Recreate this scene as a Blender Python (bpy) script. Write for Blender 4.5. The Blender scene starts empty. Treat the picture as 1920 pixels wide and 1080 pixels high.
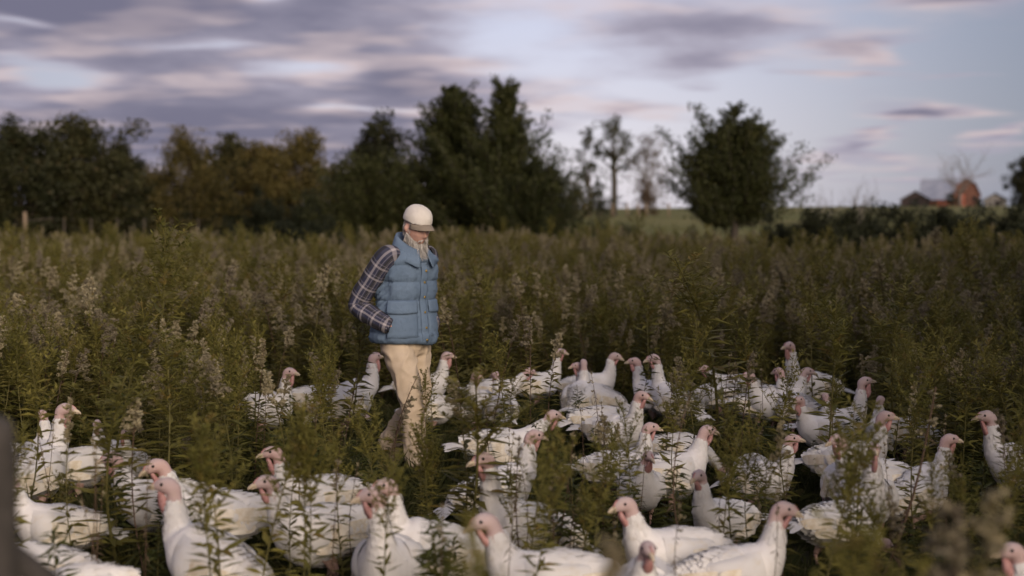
import bpy, math, random
import numpy as np
from mathutils import Vector, Matrix

R = math.radians
scene = bpy.context.scene
col = scene.collection

# ------------------------------------------------------------------ camera
F_PX, HOR, CAM_H = 2667.0, 392.0, 1.75
PITCH = math.atan((540 - HOR) / F_PX)
cam_d = bpy.data.cameras.new("camera")
cam = bpy.data.objects.new("camera", cam_d)
col.objects.link(cam)
cam.location = (0, 0, CAM_H)
cam.rotation_euler = (R(90) - PITCH, 0, 0)
cam_d.sensor_width = 36
cam_d.lens = F_PX / 1920 * 36
cam_d.clip_start, cam_d.clip_end = 0.05, 6000
cam_d.dof.use_dof = True
cam_d.dof.focus_distance = 8.5
cam_d.dof.aperture_fstop = 1.45
scene.camera = cam

def ray(px, py):
    x, y = (px - 960) / F_PX, (540 - py) / F_PX
    c, s = math.cos(PITCH), math.sin(PITCH)
    return np.array([x, c + y * s, -s + y * c])

def at_depth(px, py, d):
    r = ray(px, py)
    return np.array([0, 0, CAM_H]) + r * (d / r[1])

def at_height(px, py, z):
    r = ray(px, py)
    return np.array([0, 0, CAM_H]) + r * ((z - CAM_H) / r[2])

def project(p):
    x, y, z = p[0], p[1], p[2] - CAM_H
    c, s = math.cos(PITCH), math.sin(PITCH)
    dep = y * c - z * s
    up = y * s + z * c
    return 960 + F_PX * x / dep, 540 - F_PX * up / dep, dep

# ------------------------------------------------------------------ light
SUN_AZ, SUN_EL = R(153), R(18)          # azimuth clockwise from +Y: behind the camera, to the right
sun_dir = Vector((math.sin(SUN_AZ) * math.cos(SUN_EL), math.cos(SUN_AZ) * math.cos(SUN_EL), math.sin(SUN_EL)))
sun_d = bpy.data.lights.new("sun", 'SUN')
sun_d.energy = 2.9
sun_d.angle = R(38)
sun_d.color = (1.0, 0.83, 0.68)
sun = bpy.data.objects.new("sun", sun_d)
col.objects.link(sun)
sun.rotation_euler = sun_dir.to_track_quat('Z', 'Y').to_euler()

scene.view_settings.view_transform = 'Standard'
scene.view_settings.look = 'None'
scene.view_settings.exposure = 0.55
scene.view_settings.gamma = 1.0
scene.view_settings.use_curve_mapping = False
scene.cycles.use_denoising = True
scene.cycles.max_bounces = 4
scene.cycles.diffuse_bounces = 2
scene.cycles.use_adaptive_sampling = True
scene.cycles.adaptive_threshold = 0.02
scene.cycles.glossy_bounces = 2
scene.cycles.transmission_bounces = 3
scene.cycles.caustics_reflective = False
scene.cycles.caustics_refractive = False

# small helper that writes shader node graphs
class G:
    def __init__(self, tree):
        self.t = tree; self.n = tree.nodes; self.l = tree.links
    def add(self, typ, **kw):
        nd = self.n.new(typ)
        for k, v in kw.items():
            setattr(nd, k, v)
        return nd
    def put(self, sock, v):
        if v is None:
            return
        if isinstance(v, bpy.types.NodeSocket):
            self.l.new(v, sock)
        else:
            if sock.type == 'RGBA' and not hasattr(v, '__len__'):
                v = (v, v, v, 1)
            elif sock.type == 'RGBA' and len(v) == 3:
                v = (*v, 1)
            sock.default_value = v
    def m(self, op, a, b=None, c=None, clamp=False):
        nd = self.add('ShaderNodeMath', operation=op, use_clamp=clamp)
        self.put(nd.inputs[0], a); self.put(nd.inputs[1], b); self.put(nd.inputs[2], c)
        return nd.outputs[0]
    def mix(self, f, a, b, blend='MIX'):
        nd = self.add('ShaderNodeMix', data_type='RGBA', blend_type=blend)
        self.put(nd.inputs[0], f); self.put(nd.inputs[6], a); self.put(nd.inputs[7], b)
        return nd.outputs[2]
    def ss(self, v, lo, hi, a=0.0, b=1.0):
        nd = self.add('ShaderNodeMapRange', interpolation_type='SMOOTHSTEP')
        self.put(nd.inputs[0], v)
        for i, q in enumerate((lo, hi, a, b)):
            nd.inputs[i + 1].default_value = q
        return nd.outputs[0]
    def noise(self, vec, scale, detail=4, rough=0.5, dist=0.0, col=False):
        nd = self.add('ShaderNodeTexNoise')
        self.put(nd.inputs['Vector'], vec)
        nd.inputs['Scale'].default_value = scale
        nd.inputs['Detail'].default_value = detail
        nd.inputs['Roughness'].default_value = rough
        nd.inputs['Distortion'].default_value = dist
        return nd.outputs['Color' if col else 'Fac']
    def xyz(self, v):
        nd = self.add('ShaderNodeSeparateXYZ'); self.put(nd.inputs[0], v)
        return nd.outputs
    def comb(self, x, y, z):
        nd = self.add('ShaderNodeCombineXYZ')
        for i, q in enumerate((x, y, z)):
            self.put(nd.inputs[i], q)
        return nd.outputs[0]

# ------------------------------------------------------------------ sky
world = bpy.data.worlds.new("World")
scene.world = world
world.use_nodes = True
wt = world.node_tree
wt.nodes.clear()
g = G(wt)
sky = g.add('ShaderNodeTexSky', sky_type='NISHITA')
sky.sun_disc = False
sky.sun_elevation = SUN_EL
sky.sun_rotation = SUN_AZ
sky.air_density, sky.dust_density, sky.ozone_density = 1.0, 1.2, 1.5
dirv = g.add('ShaderNodeTexCoord').outputs['Generated']
dx, dy, dz = g.xyz(dirv)
azim = g.m('MULTIPLY', g.m('ARCTAN2', dx, dy), 180 / math.pi)         # degrees, 0 = ahead
elev = g.m('MULTIPLY', g.m('ARCSINE', dz), 180 / math.pi)
zz = g.m('ADD', g.m('MAXIMUM', dz, 0.0), 0.075)
plane = g.comb(g.m('DIVIDE', dx, zz), g.m('DIVIDE', dy, zz), 3.7)
# drifting edges: the coordinates of the clouds are bent by noise
warp = g.noise(plane, 1.3, 2, 0.55, col=True)
wx, wy, wz = g.xyz(warp)
az2 = g.m('ADD', azim, g.m('MULTIPLY', g.m('SUBTRACT', wx, 0.5), 7.0))
el2 = g.m('ADD', elev, g.m('MULTIPLY', g.m('SUBTRACT', wy, 0.5), 1.9))
n1 = g.noise(plane, 1.25, 4, 0.52)
n2 = g.noise(g.comb(g.m('MULTIPLY', azim, 0.17), g.m('MULTIPLY', elev, 0.62), 9.1), 1.0, 4, 0.62)
# overcast on one side, clearing to the other
cover = g.ss(az2, -7.0, 9.0, 0.40, -0.14)
azel = g.comb(az2, el2, 0.0)
def blob(acc, px, py, sx, sy, amp):
    az0 = math.degrees(math.atan((px - 960) / F_PX)); kx = 1 / math.degrees(sx / F_PX)
    el0 = math.degrees(math.atan((HOR - py) / F_PX)); ky = 1 / math.degrees(sy / F_PX)
    v = g.add('ShaderNodeVectorMath', operation='MULTIPLY_ADD')
    g.put(v.inputs[0], azel); v.inputs[1].default_value = (kx, ky, 0); v.inputs[2].default_value = (-az0 * kx, -el0 * ky, 0)
    q = g.add('ShaderNodeVectorMath', operation='DOT_PRODUCT')
    g.put(q.inputs[0], v.outputs[0]); g.put(q.inputs[1], v.outputs[0])
    return g.m('MULTIPLY_ADD', g.m('POWER', 0.3679, q.outputs['Value']), amp, acc)
blobs = [(1330, 45, 220, 52, .62), (1290, 120, 130, 26, .42), (1310, 160, 70, 14, .30), (1590, 105, 80, 17, .55),
         (1570, 143, 120, 10, .34), (1750, 218, 100, 17, .58), (1630, 268, 70, 20, .50), (1560, 300, 190, 18, .28),
         (1800, 20, 140, 22, .5), (1900, 262, 60, 24, .5), (1800, 160, 60, 8, .3), (1210, 215, 90, 20, .30), (1640, 330, 160, 14, .30),
         (60, 150, 85, 24, -.50), (540, 138, 110, 22, -.42), (400, 100, 110, 12, -.30), (40, 62, 60, 9, -.45),
         (490, 15, 60, 16, -.5), (690, 210, 90, 10, -.40), (960, 80, 120, 70, -.28), (160, 8, 330, 50, .42), (420, 240, 330, 60, .28), (800, 150, 160, 40, .22), (1150, 300, 170, 70, -.2)]
dens = g.m('ADD', g.m('ADD', cover, g.m('MULTIPLY', n1, 0.46)), g.m('MULTIPLY', n2, 0.56))
for b in blobs:
    dens = blob(dens, *b)
mask = g.ss(dens, 0.42, 0.86)
# clouds: lilac-grey bodies, rosy where the low sun reaches their thinner flanks
thick = g.ss(dens, 0.62, 1.15)
rosy = g.m('MULTIPLY', g.ss(g.noise(plane, 2.1, 2, 0.5), 0.44, 0.66), g.m('SUBTRACT', 1.0, g.m('MULTIPLY', thick, 0.65)))
cl = g.mix(thick, (0.295, 0.270, 0.330), (0.108, 0.103, 0.154))
cl = g.mix(g.m('MULTIPLY', rosy, 0.85), cl, (0.50, 0.40, 0.395))
# clear sky: the physical sky, lifted by the thin veil that makes it pale and lilac near the horizon
sk = g.mix(1.0, sky.outputs[0], (0.115, 0.105, 0.118), 'MULTIPLY')
veil = g.mix(g.ss(elev, 0.0, 9.0), (0.53, 0.50, 0.545), (0.425, 0.435, 0.54))
veil = g.mix(g.ss(azim, 2.0, 24.0), veil, (0.165, 0.182, 0.235))  # darkened towards the right: lens falloff put into the sky colour
veil = g.mix(g.ss(azim, -22.0, -3.0, 1.0, 0.0), veil, (0.30, 0.305, 0.375))  # left side darkened likewise, standing in for the lens falloff
base = g.mix(g.ss(elev, 5.0, 55.0, 0.9, 0.45), sk, veil)
out = g.mix(g.m('MULTIPLY', mask, 0.93), base, cl)
bg = g.add('ShaderNodeBackground')
g.put(bg.inputs[0], out)
bg.inputs[1].default_value = 1.0
g.l.new(bg.outputs[0], g.add('ShaderNodeOutputWorld').inputs[0])
world.cycles.sampling_method = 'MANUAL'
world.cycles.sample_map_resolution = 256

# ------------------------------------------------------------------ materials
MATS = {}
def new_mat(name):
    m = bpy.data.materials.new(name)
    m.use_nodes = True
    m.node_tree.nodes.clear()
    gg = G(m.node_tree)
    o = gg.add('ShaderNodeOutputMaterial')
    MATS[name] = m
    return m, gg, o

def principled(gg, o, color, rough=0.7, normal=None, spec=0.3, **kw):
    b = gg.add('ShaderNodeBsdfPrincipled')
    gg.put(b.inputs['Base Color'], color)
    gg.put(b.inputs['Roughness'], rough)
    b.inputs['Specular IOR Level'].default_value = spec
    for k, v in kw.items():
        gg.put(b.inputs[k], v)
    if normal is not None:
        gg.l.new(normal, b.inputs['Normal'])
    gg.l.new(b.outputs[0], o.inputs[0])
    return b

def bump(gg, h, strength=0.3, dist=0.01):
    nd = gg.add('ShaderNodeBump')
    nd.inputs['Strength'].default_value = strength
    nd.inputs['Distance'].default_value = dist
    gg.put(nd.inputs['Height'], h)
    return nd.outputs[0]

def simple(name, c1, c2, scale, rough=0.7, bmp=0.2, bdist=0.01, spec=0.3, detail=4, coord='Object', bscale=None, **kw):
    m, gg, o = new_mat(name)
    tc = gg.add('ShaderNodeTexCoord').outputs[coord]
    n = gg.noise(tc, scale, detail, 0.6)
    c = gg.mix(gg.ss(n, 0.3, 0.7), c1, c2)
    hb = gg.noise(tc, bscale or scale * 4, 4, 0.6)
    principled(gg, o, c, rough, bump(gg, hb, bmp, bdist), spec, **kw)
    return m

def leafy(name, dark, light, rare=None, trans=0.35, scale=6.0, rough=0.6, along=None):
    """leaf material: each plant has its own tone, each leaf patch varies a little"""
    m, gg, o = new_mat(name)
    tc = gg.add('ShaderNodeTexCoord').outputs['Object']
    rnd = gg.add('ShaderNodeObjectInfo').outputs['Random']
    n = gg.noise(tc, scale, 3, 0.6)
    f = gg.m('ADD', gg.m('MULTIPLY', rnd, 0.55), gg.m('MULTIPLY', gg.ss(n, 0.3, 0.7), 0.5), clamp=True)
    c = gg.mix(f, dark, light)
    if rare is not None:
        c = gg.mix(gg.m('MULTIPLY', gg.ss(gg.noise(tc, scale * 2.3, 2, 0.5), 0.58, 0.72), 0.8), c, rare)
    d = gg.add('ShaderNodeBsdfPrincipled')
    gg.put(d.inputs['Base Color'], c)
    d.inputs['Roughness'].default_value = rough
    d.inputs['Specular IOR Level'].default_value = 0.2
    t = gg.add('ShaderNodeBsdfTranslucent')
    gg.put(t.inputs[0], c)
    mx = gg.add('ShaderNodeMixShader')
    mx.inputs[0].default_value = trans
    gg.l.new(d.outputs[0], mx.inputs[1]); gg.l.new(t.outputs[0], mx.inputs[2])
    gg.l.new(mx.outputs[0], o.inputs[0])
    return m

leafy('leaf_goldenrod', (.068, .072, .020), (.185, .160, .044), (.22, .165, .05), .4, 5)
leafy('leaf_dark', (.045, .058, .016), (.105, .110, .028), (.10, .09, .025), .3, 6)
leafy('leaf_yellow', (.125, .125, .030), (.235, .205, .052), (.23, .155, .045), .4, 5)
leafy('leaf_dry', (.070, .048, .026), (.135, .095, .055), None, .2, 8)
leafy('plume_tan', (.22, .185, .105), (.38, .335, .215), (.25, .19, .09), .3, 14, .9)
leafy('plume_mauve', (.15, .128, .082), (.26, .225, .155), None, .3, 14, .9)
leafy('stem_green', (.075, .072, .022), (.14, .12, .04), None, .05, 4)
leafy('stem_brown', (.050, .030, .020), (.11, .070, .045), None, .0, 4)
leafy('grass_blade', (.030, .040, .014), (.085, .085, .030), (.14, .115, .06), .3, 3)
leafy('cedar_needles', (.015, .022, .007), (.046, .050, .014), (.070, .062, .018), .2, 1.0)
leafy('oak_leaves', (.018, .022, .009), (.050, .048, .017), (.075, .055, .022), .25, .8)
leafy('autumn_leaves', (.055, .048, .014), (.125, .098, .028), (.15, .10, .032), .3, .7)
leafy('bronze_leaves', (.060, .040, .022), (.12, .080, .045), None, .3, .9)
leafy('hedge_leaves', (.009, .013, .006), (.028, .031, .012), (.036, .034, .014), .2, .8)
simple('bark', (.045, .036, .028), (.095, .080, .064), 6, .9, .6, .03)
simple('bark_grey', (.11, .095, .085), (.19, .17, .15), 6, .9, .5, .03)
simple('post_wood', (.085, .075, .066), (.17, .15, .13), 9, .9, .6, .01)
simple('post_pale', (.15, .11, .075), (.23, .175, .12), 4, .9, .4, .01)
simple('wire', (.16, .16, .16), (.28, .27, .26), 4, .5, .1, .01)
simple('beak_horn', (.42, .34, .24), (.58, .48, .35), 20, .45, .1, .002)
simple('eye_dark', (.008, .006, .005), (.015, .010, .008), 20, .12, 0, .001, .5)
simple('snood_skin', (.38, .18, .165), (.50, .29, .27), 30, .5, .5, .004)
simple('leg_skin', (.38, .24, .20), (.50, .34, .28), 30, .6, .5, .003)

# turkey skin and plumage share one body mesh: the colour comes from the vertices
m, gg, o = new_mat('turkey_body')
att = gg.add('ShaderNodeVertexColor'); att.layer_name = 'Col'
tc = gg.add('ShaderNodeTexCoord').outputs['Object']
n = gg.noise(tc, 26, 4, .6)
cc = gg.mix(gg.m('MULTIPLY', gg.ss(n, .45, .75), .16), att.outputs[0], (.55, .44, .33))
h = gg.m('ADD', gg.noise(tc, 60, 3, .6), gg.noise(tc, 190, 2, .5))
principled(gg, o, cc, .75, bump(gg, h, .45, .006), .2)

m, gg, o = new_mat('feather_white')
tc = gg.add('ShaderNodeTexCoord').outputs['Object']
n = gg.noise(tc, 9, 4, .6)
c = gg.mix(gg.ss(n, .50, .80), (.82, .80, .77), (.76, .70, .60))
n3 = gg.noise(tc, 4.0, 5, .65)
c = gg.mix(gg.m('MULTIPLY', gg.ss(n3, .58, .76), .40), c, (.50, .42, .32))
wv = gg.noise(tc, 120, 3, .6)
d = principled(gg, o, c, .8, bump(gg, wv, .35, .004), .15)
t = gg.add('ShaderNodeBsdfTranslucent'); gg.put(t.inputs[0], c)
mx = gg.add('ShaderNodeMixShader'); mx.inputs[0].default_value = .22
gg.l.new(d.outputs[0], mx.inputs[1]); gg.l.new(t.outputs[0], mx.inputs[2]); gg.l.new(mx.outputs[0], o.inputs[0])

m, gg, o = new_mat('feather_cream')
tc = gg.add('ShaderNodeTexCoord').outputs['Object']
c = gg.mix(gg.ss(gg.noise(tc, 14, 4, .6), .35, .7), (.78, .725, .62), (.62, .53, .38))
principled(gg, o, c, .75, bump(gg, gg.noise(tc, 90, 3, .6), .4, .004), .2)

# ground: dark soil and short grass under the weeds, paler pasture beyond them
m, gg, o = new_mat('ground')
geo = gg.add('ShaderNodeNewGeometry').outputs['Position']
gx, gy, gz = gg.xyz(geo)
n = gg.noise(geo, 1.7, 6, .65)
soil = gg.mix(gg.ss(n, .35, .65), (.028, .026, .014), (.055, .050, .024))
past = gg.mix(gg.ss(gg.noise(geo, .05, 5, .6), .35, .65), (.105, .110, .036), (.17, .155, .062))
edge = gg.m('ADD', gy, gg.m('MULTIPLY', gg.noise(geo, .08, 3, .5), 14.0))
c = gg.mix(gg.ss(edge, 52, 62), soil, past)
principled(gg, o, c, .95, bump(gg, gg.noise(geo, 12, 5, .7), .8, .05), .1)

# ------------------------------------------------------------------ mesh helpers
def link(o, parent=None):
    col.objects.link(o)
    if parent is not None:
        o.parent = parent
    return o

def make_mesh(name, verts, faces, smooth=True, mats=(), mat_idx=None, uvs=None, cols=None):
    me = bpy.data.meshes.new(name)
    me.from_pydata([tuple(map(float, v)) for v in verts] if not isinstance(verts, np.ndarray) else verts.tolist(), [], faces)
    for mn in mats:
        me.materials.append(MATS[mn])
    if mat_idx is not None:
        me.polygons.foreach_set('material_index', mat_idx)
    if smooth:
        me.polygons.foreach_set('use_smooth', [True] * len(me.polygons))
    if uvs is not None:
        uvl = me.uv_layers.new(name='UVMap')
        li = np.empty(len(me.loops), dtype=np.int32)
        me.loops.foreach_get('vertex_index', li)
        uvl.data.foreach_set('uv', np.asarray(uvs, dtype=np.float32)[li].ravel())
    if cols is not None:
        ca = me.color_attributes.new('Col', 'FLOAT_COLOR', 'POINT')
        ca.data.foreach_set('color', np.asarray(cols, dtype=np.float32).ravel())
    me.update()
    return me

def obj(name, me, parent=None, loc=None):
    o = bpy.data.objects.new(name, me)
    if loc is not None:
        o.location = loc
    return link(o, parent)

def tag(o, label=None, cat=None, group=None, kind=None):
    if label: o['label'] = label
    if cat: o['category'] = cat
    if group: o['group'] = group
    if kind: o['kind'] = kind
    return o

def empty(name, loc, rz=0.0):
    o = bpy.data.objects.new(name, None)
    o.empty_display_size = 0.1
    o.location = loc
    o.rotation_euler = (0, 0, rz)
    return link(o)

class Buf:
    """collects pieces of one part"""
    def __init__(self):
        self.v = []; self.f = []; self.n = 0; self.uv = []; self.c = []
    def add(self, v, f, uv=None, c=None):
        v = np.asarray(v, dtype=float)
        self.v.append(v)
        self.f += [tuple(i + self.n for i in q) for q in f]
        self.n += len(v)
        if uv is not None: self.uv.append(np.asarray(uv, float))
        if c is not None: self.c.append(np.asarray(c, float))
    def mesh(self, name, mat, smooth=True):
        return make_mesh(name, np.concatenate(self.v), self.f, smooth, (mat,) if isinstance(mat, str) else mat,
                         uvs=np.concatenate(self.uv) if self.uv else None,
                         cols=np.concatenate(self.c) if self.c else None)

def grid_faces(nr, ns, closed=True):
    fs = []
    for i in range(nr - 1):
        for j in range(ns if closed else ns - 1):
            k = (j + 1) % ns
            fs.append((i * ns + j, i * ns + k, (i + 1) * ns + k, (i + 1) * ns + j))
    return fs

def tube(path, rad, ns=8, cap=True, flat=None, ref=(0.0137, 0.03, 1.0)):
    """round tube along a path; rad scalar list; returns verts, faces, uv in metres"""
    P = np.asarray(path, float)
    n = len(P)
    rad = np.broadcast_to(np.asarray(rad, float), (n,)) if np.ndim(rad) < 2 else np.asarray(rad, float)
    T = np.gradient(P, axis=0)
    T /= np.linalg.norm(T, axis=1)[:, None] + 1e-12
    r = np.array(ref, float)
    if abs(np.dot(T[0], r / np.linalg.norm(r))) > .95:
        r = np.array([0, 1.0, .05])
    V = []; UV = []
    u0 = np.cross(r, T[0]); u0 /= np.linalg.norm(u0)
    L = 0
    for i in range(n):
        u0 = u0 - T[i] * np.dot(u0, T[i]); u0 /= np.linalg.norm(u0)
        w0 = np.cross(T[i], u0)
        if i: L += np.linalg.norm(P[i] - P[i - 1])
        ra, rb = (rad[i], rad[i]) if rad.ndim == 1 else rad[i]
        for j in range(ns):
            a = 2 * math.pi * j / ns
            V.append(P[i] + u0 * math.cos(a) * ra + w0 * math.sin(a) * rb)
            UV.append((j / ns, L))
    Fc = grid_faces(n, ns)
    if cap:
        Fc.append(tuple(range(ns - 1, -1, -1)))
        Fc.append(tuple((n - 1) * ns + j for j in range(ns)))
    return np.array(V), Fc, np.array(UV)

def box(cx, cy, cz, sx, sy, sz):
    v = [(cx + a * sx / 2, cy + b * sy / 2, cz + c * sz / 2) for c in (-1, 1) for b in (-1, 1) for a in (-1, 1)]
    f = [(0, 2, 3, 1), (4, 5, 7, 6), (0, 1, 5, 4), (2, 6, 7, 3), (0, 4, 6, 2), (1, 3, 7, 5)]
    return v, f

def crom(P, n):
    """Catmull-Rom resampling of the rows of P"""
    P = np.asarray(P, float)
    k = len(P)
    t = np.linspace(0, k - 1, n)
    out = np.empty((n, P.shape[1]))
    for q, tt in enumerate(t):
        i = min(int(tt), k - 2); u = tt - i
        p0, p1, p2, p3 = P[max(i - 1, 0)], P[i], P[i + 1], P[min(i + 2, k - 1)]
        out[q] = .5 * ((2 * p1) + (-p0 + p2) * u + (2 * p0 - 5 * p1 + 4 * p2 - p3) * u * u + (-p0 + 3 * p1 - 3 * p2 + p3) * u ** 3)
    return out

def evaluated(o):
    dg = bpy.context.evaluated_depsgraph_get()
    return bpy.data.meshes.new_from_object(o.evaluated_get(dg))

def bake(o):
    """replace an object's mesh by the result of its modifiers"""
    bpy.context.view_layer.update()
    me = evaluated(o)
    o.modifiers.clear()
    old = o.data
    nm = old.name
    o.data = me
    bpy.data.meshes.remove(old)
    me.name = nm
    me.polygons.foreach_set('use_smooth', [True] * len(me.polygons))
    return o

# ------------------------------------------------------------------ terrain
def terrain_z(x, y):
    x = np.asarray(x, float); y = np.asarray(y, float)
    s = np.clip((y - 90) / 230, 0, 1); s = s * s * (3 - 2 * s)
    r = np.clip((x - 5) / 75, 0, 1); r = r * r * (3 - 2 * r)
    near = .05 * np.sin(x * .9 + 1.3) * np.sin(y * .7) * np.clip((y - 3) / 5, 0, 1) * np.clip((60 - y) / 30, 0, 1)
    s2 = np.clip((y - 60) / 80, 0, 1); s2 = s2 * s2 * (3 - 2 * s2)
    r2 = np.clip((x + 1) / 7, 0, 1); r2 = r2 * r2 * (3 - 2 * r2)
    return s * r * 1.4 + s2 * r2 * 1.0 + near * .5

xs = np.concatenate([-np.geomspace(3000, 24, 26), np.linspace(-22, 22, 56), np.geomspace(24, 3000, 26)])
ys = np.concatenate([-np.geomspace(2500, 12, 14), np.linspace(-10, 60, 80), np.geomspace(62, 4500, 46)])
XX, YY = np.meshgrid(xs, ys)
gv = np.stack([XX, YY, terrain_z(XX, YY)], -1).reshape(-1, 3)
ground = obj('ground', make_mesh('ground', gv, [(i * len(xs) + j, i * len(xs) + j + 1, (i + 1) * len(xs) + j + 1, (i + 1) * len(xs) + j)
                                             for i in range(len(ys) - 1) for j in range(len(xs) - 1)], True, ('ground',)))
tag(ground, kind='structure')
def gz_at(x, y):
    return float(terrain_z(x, y))

# ------------------------------------------------------------------ trees
def leaf_cards(centres, dirs, size, rng, aspect=.55, jitter=.9):
    """leaf-sized bent faces (two triangles each folded on the rib) at the centres, loosely pointing along dirs"""
    n = len(centres)
    d = dirs + rng.normal(0, jitter, (n, 3))
    d /= np.linalg.norm(d, axis=1)[:, None] + 1e-9
    r = rng.normal(0, 1, (n, 3))
    s = np.cross(d, r); s /= np.linalg.norm(s, axis=1)[:, None] + 1e-9
    nrm = np.cross(d, s)
    L = (size * rng.uniform(.6, 1.4, n))[:, None]
    W = L * aspect
    base = centres - d * L * .5
    tip = centres + d * L * .5
    a = centres + s * W * .5 + nrm * L * .12
    b = centres - s * W * .5 + nrm * L * .12
    v = np.stack([base, a, tip, b], 1).reshape(-1, 3)
    i = np.arange(n) * 4
    f = np.concatenate([np.stack([i, i + 1, i + 2], 1), np.stack([i, i + 2, i + 3], 1)])
    return v, f

def tris_mesh(name, v, f, mat):
    me = bpy.data.meshes.new(name)
    me.vertices.add(len(v)); me.vertices.foreach_set('co', np.ascontiguousarray(v, dtype=np.float32).ravel())
    me.loops.add(f.size); me.loops.foreach_set('vertex_index', np.ascontiguousarray(f, dtype=np.int32).ravel())
    me.polygons.add(len(f))
    me.polygons.foreach_set('loop_start', np.arange(0, f.size, 3, dtype=np.int32))
    me.polygons.foreach_set('loop_total', np.full(len(f), 3, dtype=np.int32))
    me.materials.append(MATS[mat])
    me.update(calc_edges=True)
    return me

def cedar_parts(H, Rm, rng, leaf=.13, nbr=150, per=17, skirt=.05, profile=None, ragged=.28, tops=1, tiers=6.0):
    """evergreen: limbs rise from the trunk, sprays of needles along them; several ragged leaders"""
    wood = Buf()
    tp = [(0, 0, -.1), (.03, .02, H * .3), (-.04, .05, H * .6), (.02, 0, H * .97)]
    wood.add(*tube(crom(tp, 9), np.linspace(H * .032, .015, 9), 7)[:2])
    C = []; D = []
    if profile is None:
        profile = lambda t: (1 - t) ** .75
    leaders = [(0, 0, 1.0)]
    for q in range(tops - 1):
        a = rng.uniform(0, 6.28)
        leaders.append((math.cos(a) * Rm * .38, math.sin(a) * Rm * .38, rng.uniform(.78, .95)))
    for k in range(nbr):
        lx, ly, hs = leaders[rng.integers(len(leaders))] if tops > 1 else leaders[0]
        t = skirt + (1 - skirt) * (k + rng.uniform()) / nbr
        az = k * 2.399 + rng.uniform(-.5, .5)
        ln = Rm * profile(t) * (1 + rng.normal(0, ragged)) + .10
        ln = max(ln * (.72 + .5 * ((t * tiers) % 1.0)), .15)
        z0 = H * hs * t
        up = rng.uniform(.15, .75) * (.6 + t)
        f = t * min(1, t * 3)
        p0 = np.array([lx * f, ly * f, z0])
        dr = np.array([math.cos(az), math.sin(az), up]); dr /= np.linalg.norm(dr)
        sag = np.array([0, 0, -.12 * ln])
        pts = [p0 + dr * ln * s + sag * math.sin(s * math.pi) + np.array([0, 0, .18 * ln * s * s]) for s in (0, .35, .7, 1)]
        wood.add(*tube(pts, [.012 + .012 * ln, .010 + .006 * ln, .008, .004], 4)[:2])
        m = int(per * (1 + ln * 3.2))
        s = rng.uniform(.12, 1.0, m) ** .8
        P = np.array([p0 + dr * ln * q + sag * math.sin(q * math.pi) + np.array([0, 0, .18 * ln * q * q]) for q in s])
        spread = (.055 + .11 * ln * (1 - s * .75))[:, None]
        C.append(P + np.clip(rng.normal(0, 1, (m, 3)), -1.7, 1.7) * spread * np.array([1, 1, .6]))
        D.append(np.tile(dr + np.array([0, 0, .5]), (m, 1)))
    return wood, np.concatenate(C), np.concatenate(D)

def broad_parts(H, Rm, rng, nlobe=16, leaves=7000, trunk_h=.3, wisp=0.0, lean=0.0, thin=.028, flat=.8):
    """broadleaf: forked limbs, each ending in a clump of leaves"""
    wood = Buf()
    top = np.array([lean * H, 0, H * trunk_h])
    wood.add(*tube(crom([(0, 0, -.1), top * .5 + rng.normal(0, .05, 3), top], 6), np.linspace(H * thin, H * thin * .7, 6), 7)[:2])
    C = []; D = []
    lobes = []
    for k in range(nlobe):
        az = k * 2.399 + rng.uniform(-.4, .4)
        t = (k + .5) / nlobe
        zz = H * (trunk_h * .85 + (1 - trunk_h * .85) * (.12 + .84 * t)) * rng.uniform(.92, 1.03)
        prof = math.sin(min(1, .22 + t * .86) * math.pi) ** .6
        rr = Rm * prof * rng.uniform(.45, .95)
        c = np.array([math.cos(az) * rr + lean * zz, math.sin(az) * rr, min(zz, H * .97)])
        lobes.append(c)
        mid = top * .45 + c * .55 + np.array([0, 0, -.06 * H]) + rng.normal(0, .03 * H, 3)
        wood.add(*tube(crom([top * rng.uniform(.75, 1.0), mid, c], 6), np.linspace(H * thin * .5, .012, 6), 5)[:2])
        for q in range(5):
            e = c + rng.normal(0, 1, 3) * Rm * np.array([.30, .30, .26])
            wood.add(*tube(crom([mid * .4 + c * .6, (mid + e + c) / 3 + rng.normal(0, .05, 3), e], 4), np.linspace(.022, .006, 4), 3)[:2])
            lobes.append(e)
    lobes = np.array(lobes)
    m = leaves // len(lobes)
    for c in lobes:
        sg = Rm * rng.uniform(.09, .17) * (1 + wisp)
        mm = int(m * rng.uniform(.4, 1.6))
        C.append(c + np.clip(rng.normal(0, 1, (mm, 3)), -1.7, 1.7) * sg * np.array([1, 1, flat]))
        D.append(np.tile(np.array([0, 0, -.3]), (mm, 1)) + rng.normal(0, .5, (mm, 3)))
    C = np.concatenate(C); D = np.concatenate(D)
    k = C[:, 2] > .12
    return wood, C[k], D[k]

TREE_MESH = {}
def plant_tree(name, key, px, d, top_px, label, cat, build, leafmat, leaf, bark='bark', aspect=.55, group=None, rz=0.0, sx=1.0):
    """stands a tree so that it has its height in the photograph at distance d; alike trees share meshes of unit build"""
    x = at_depth(px, HOR, d)[0]
    gz = gz_at(x, d)
    H = at_depth(px, top_px, d)[2] - gz
    if key not in TREE_MESH:
        rng = np.random.default_rng(abs(hash_str(key)))
        wood, C, D = build(rng)
        v, f = leaf_cards(C, D, leaf, rng, aspect)
        hh = np.percentile(v[:, 2], 99.7)
        TREE_MESH[key] = (wood.mesh('trunk', bark), tris_mesh('crown', v, f, leafmat), hh)
    tm, cm, hh = TREE_MESH[key]
    root = empty(name, (x, d, gz - .02), rz)
    s = H / hh
    root.scale = (s * sx, s * sx, s)
    obj('trunk', tm, root); obj('crown', cm, root)
    tag(root, label, cat, group)
    return root

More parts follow.
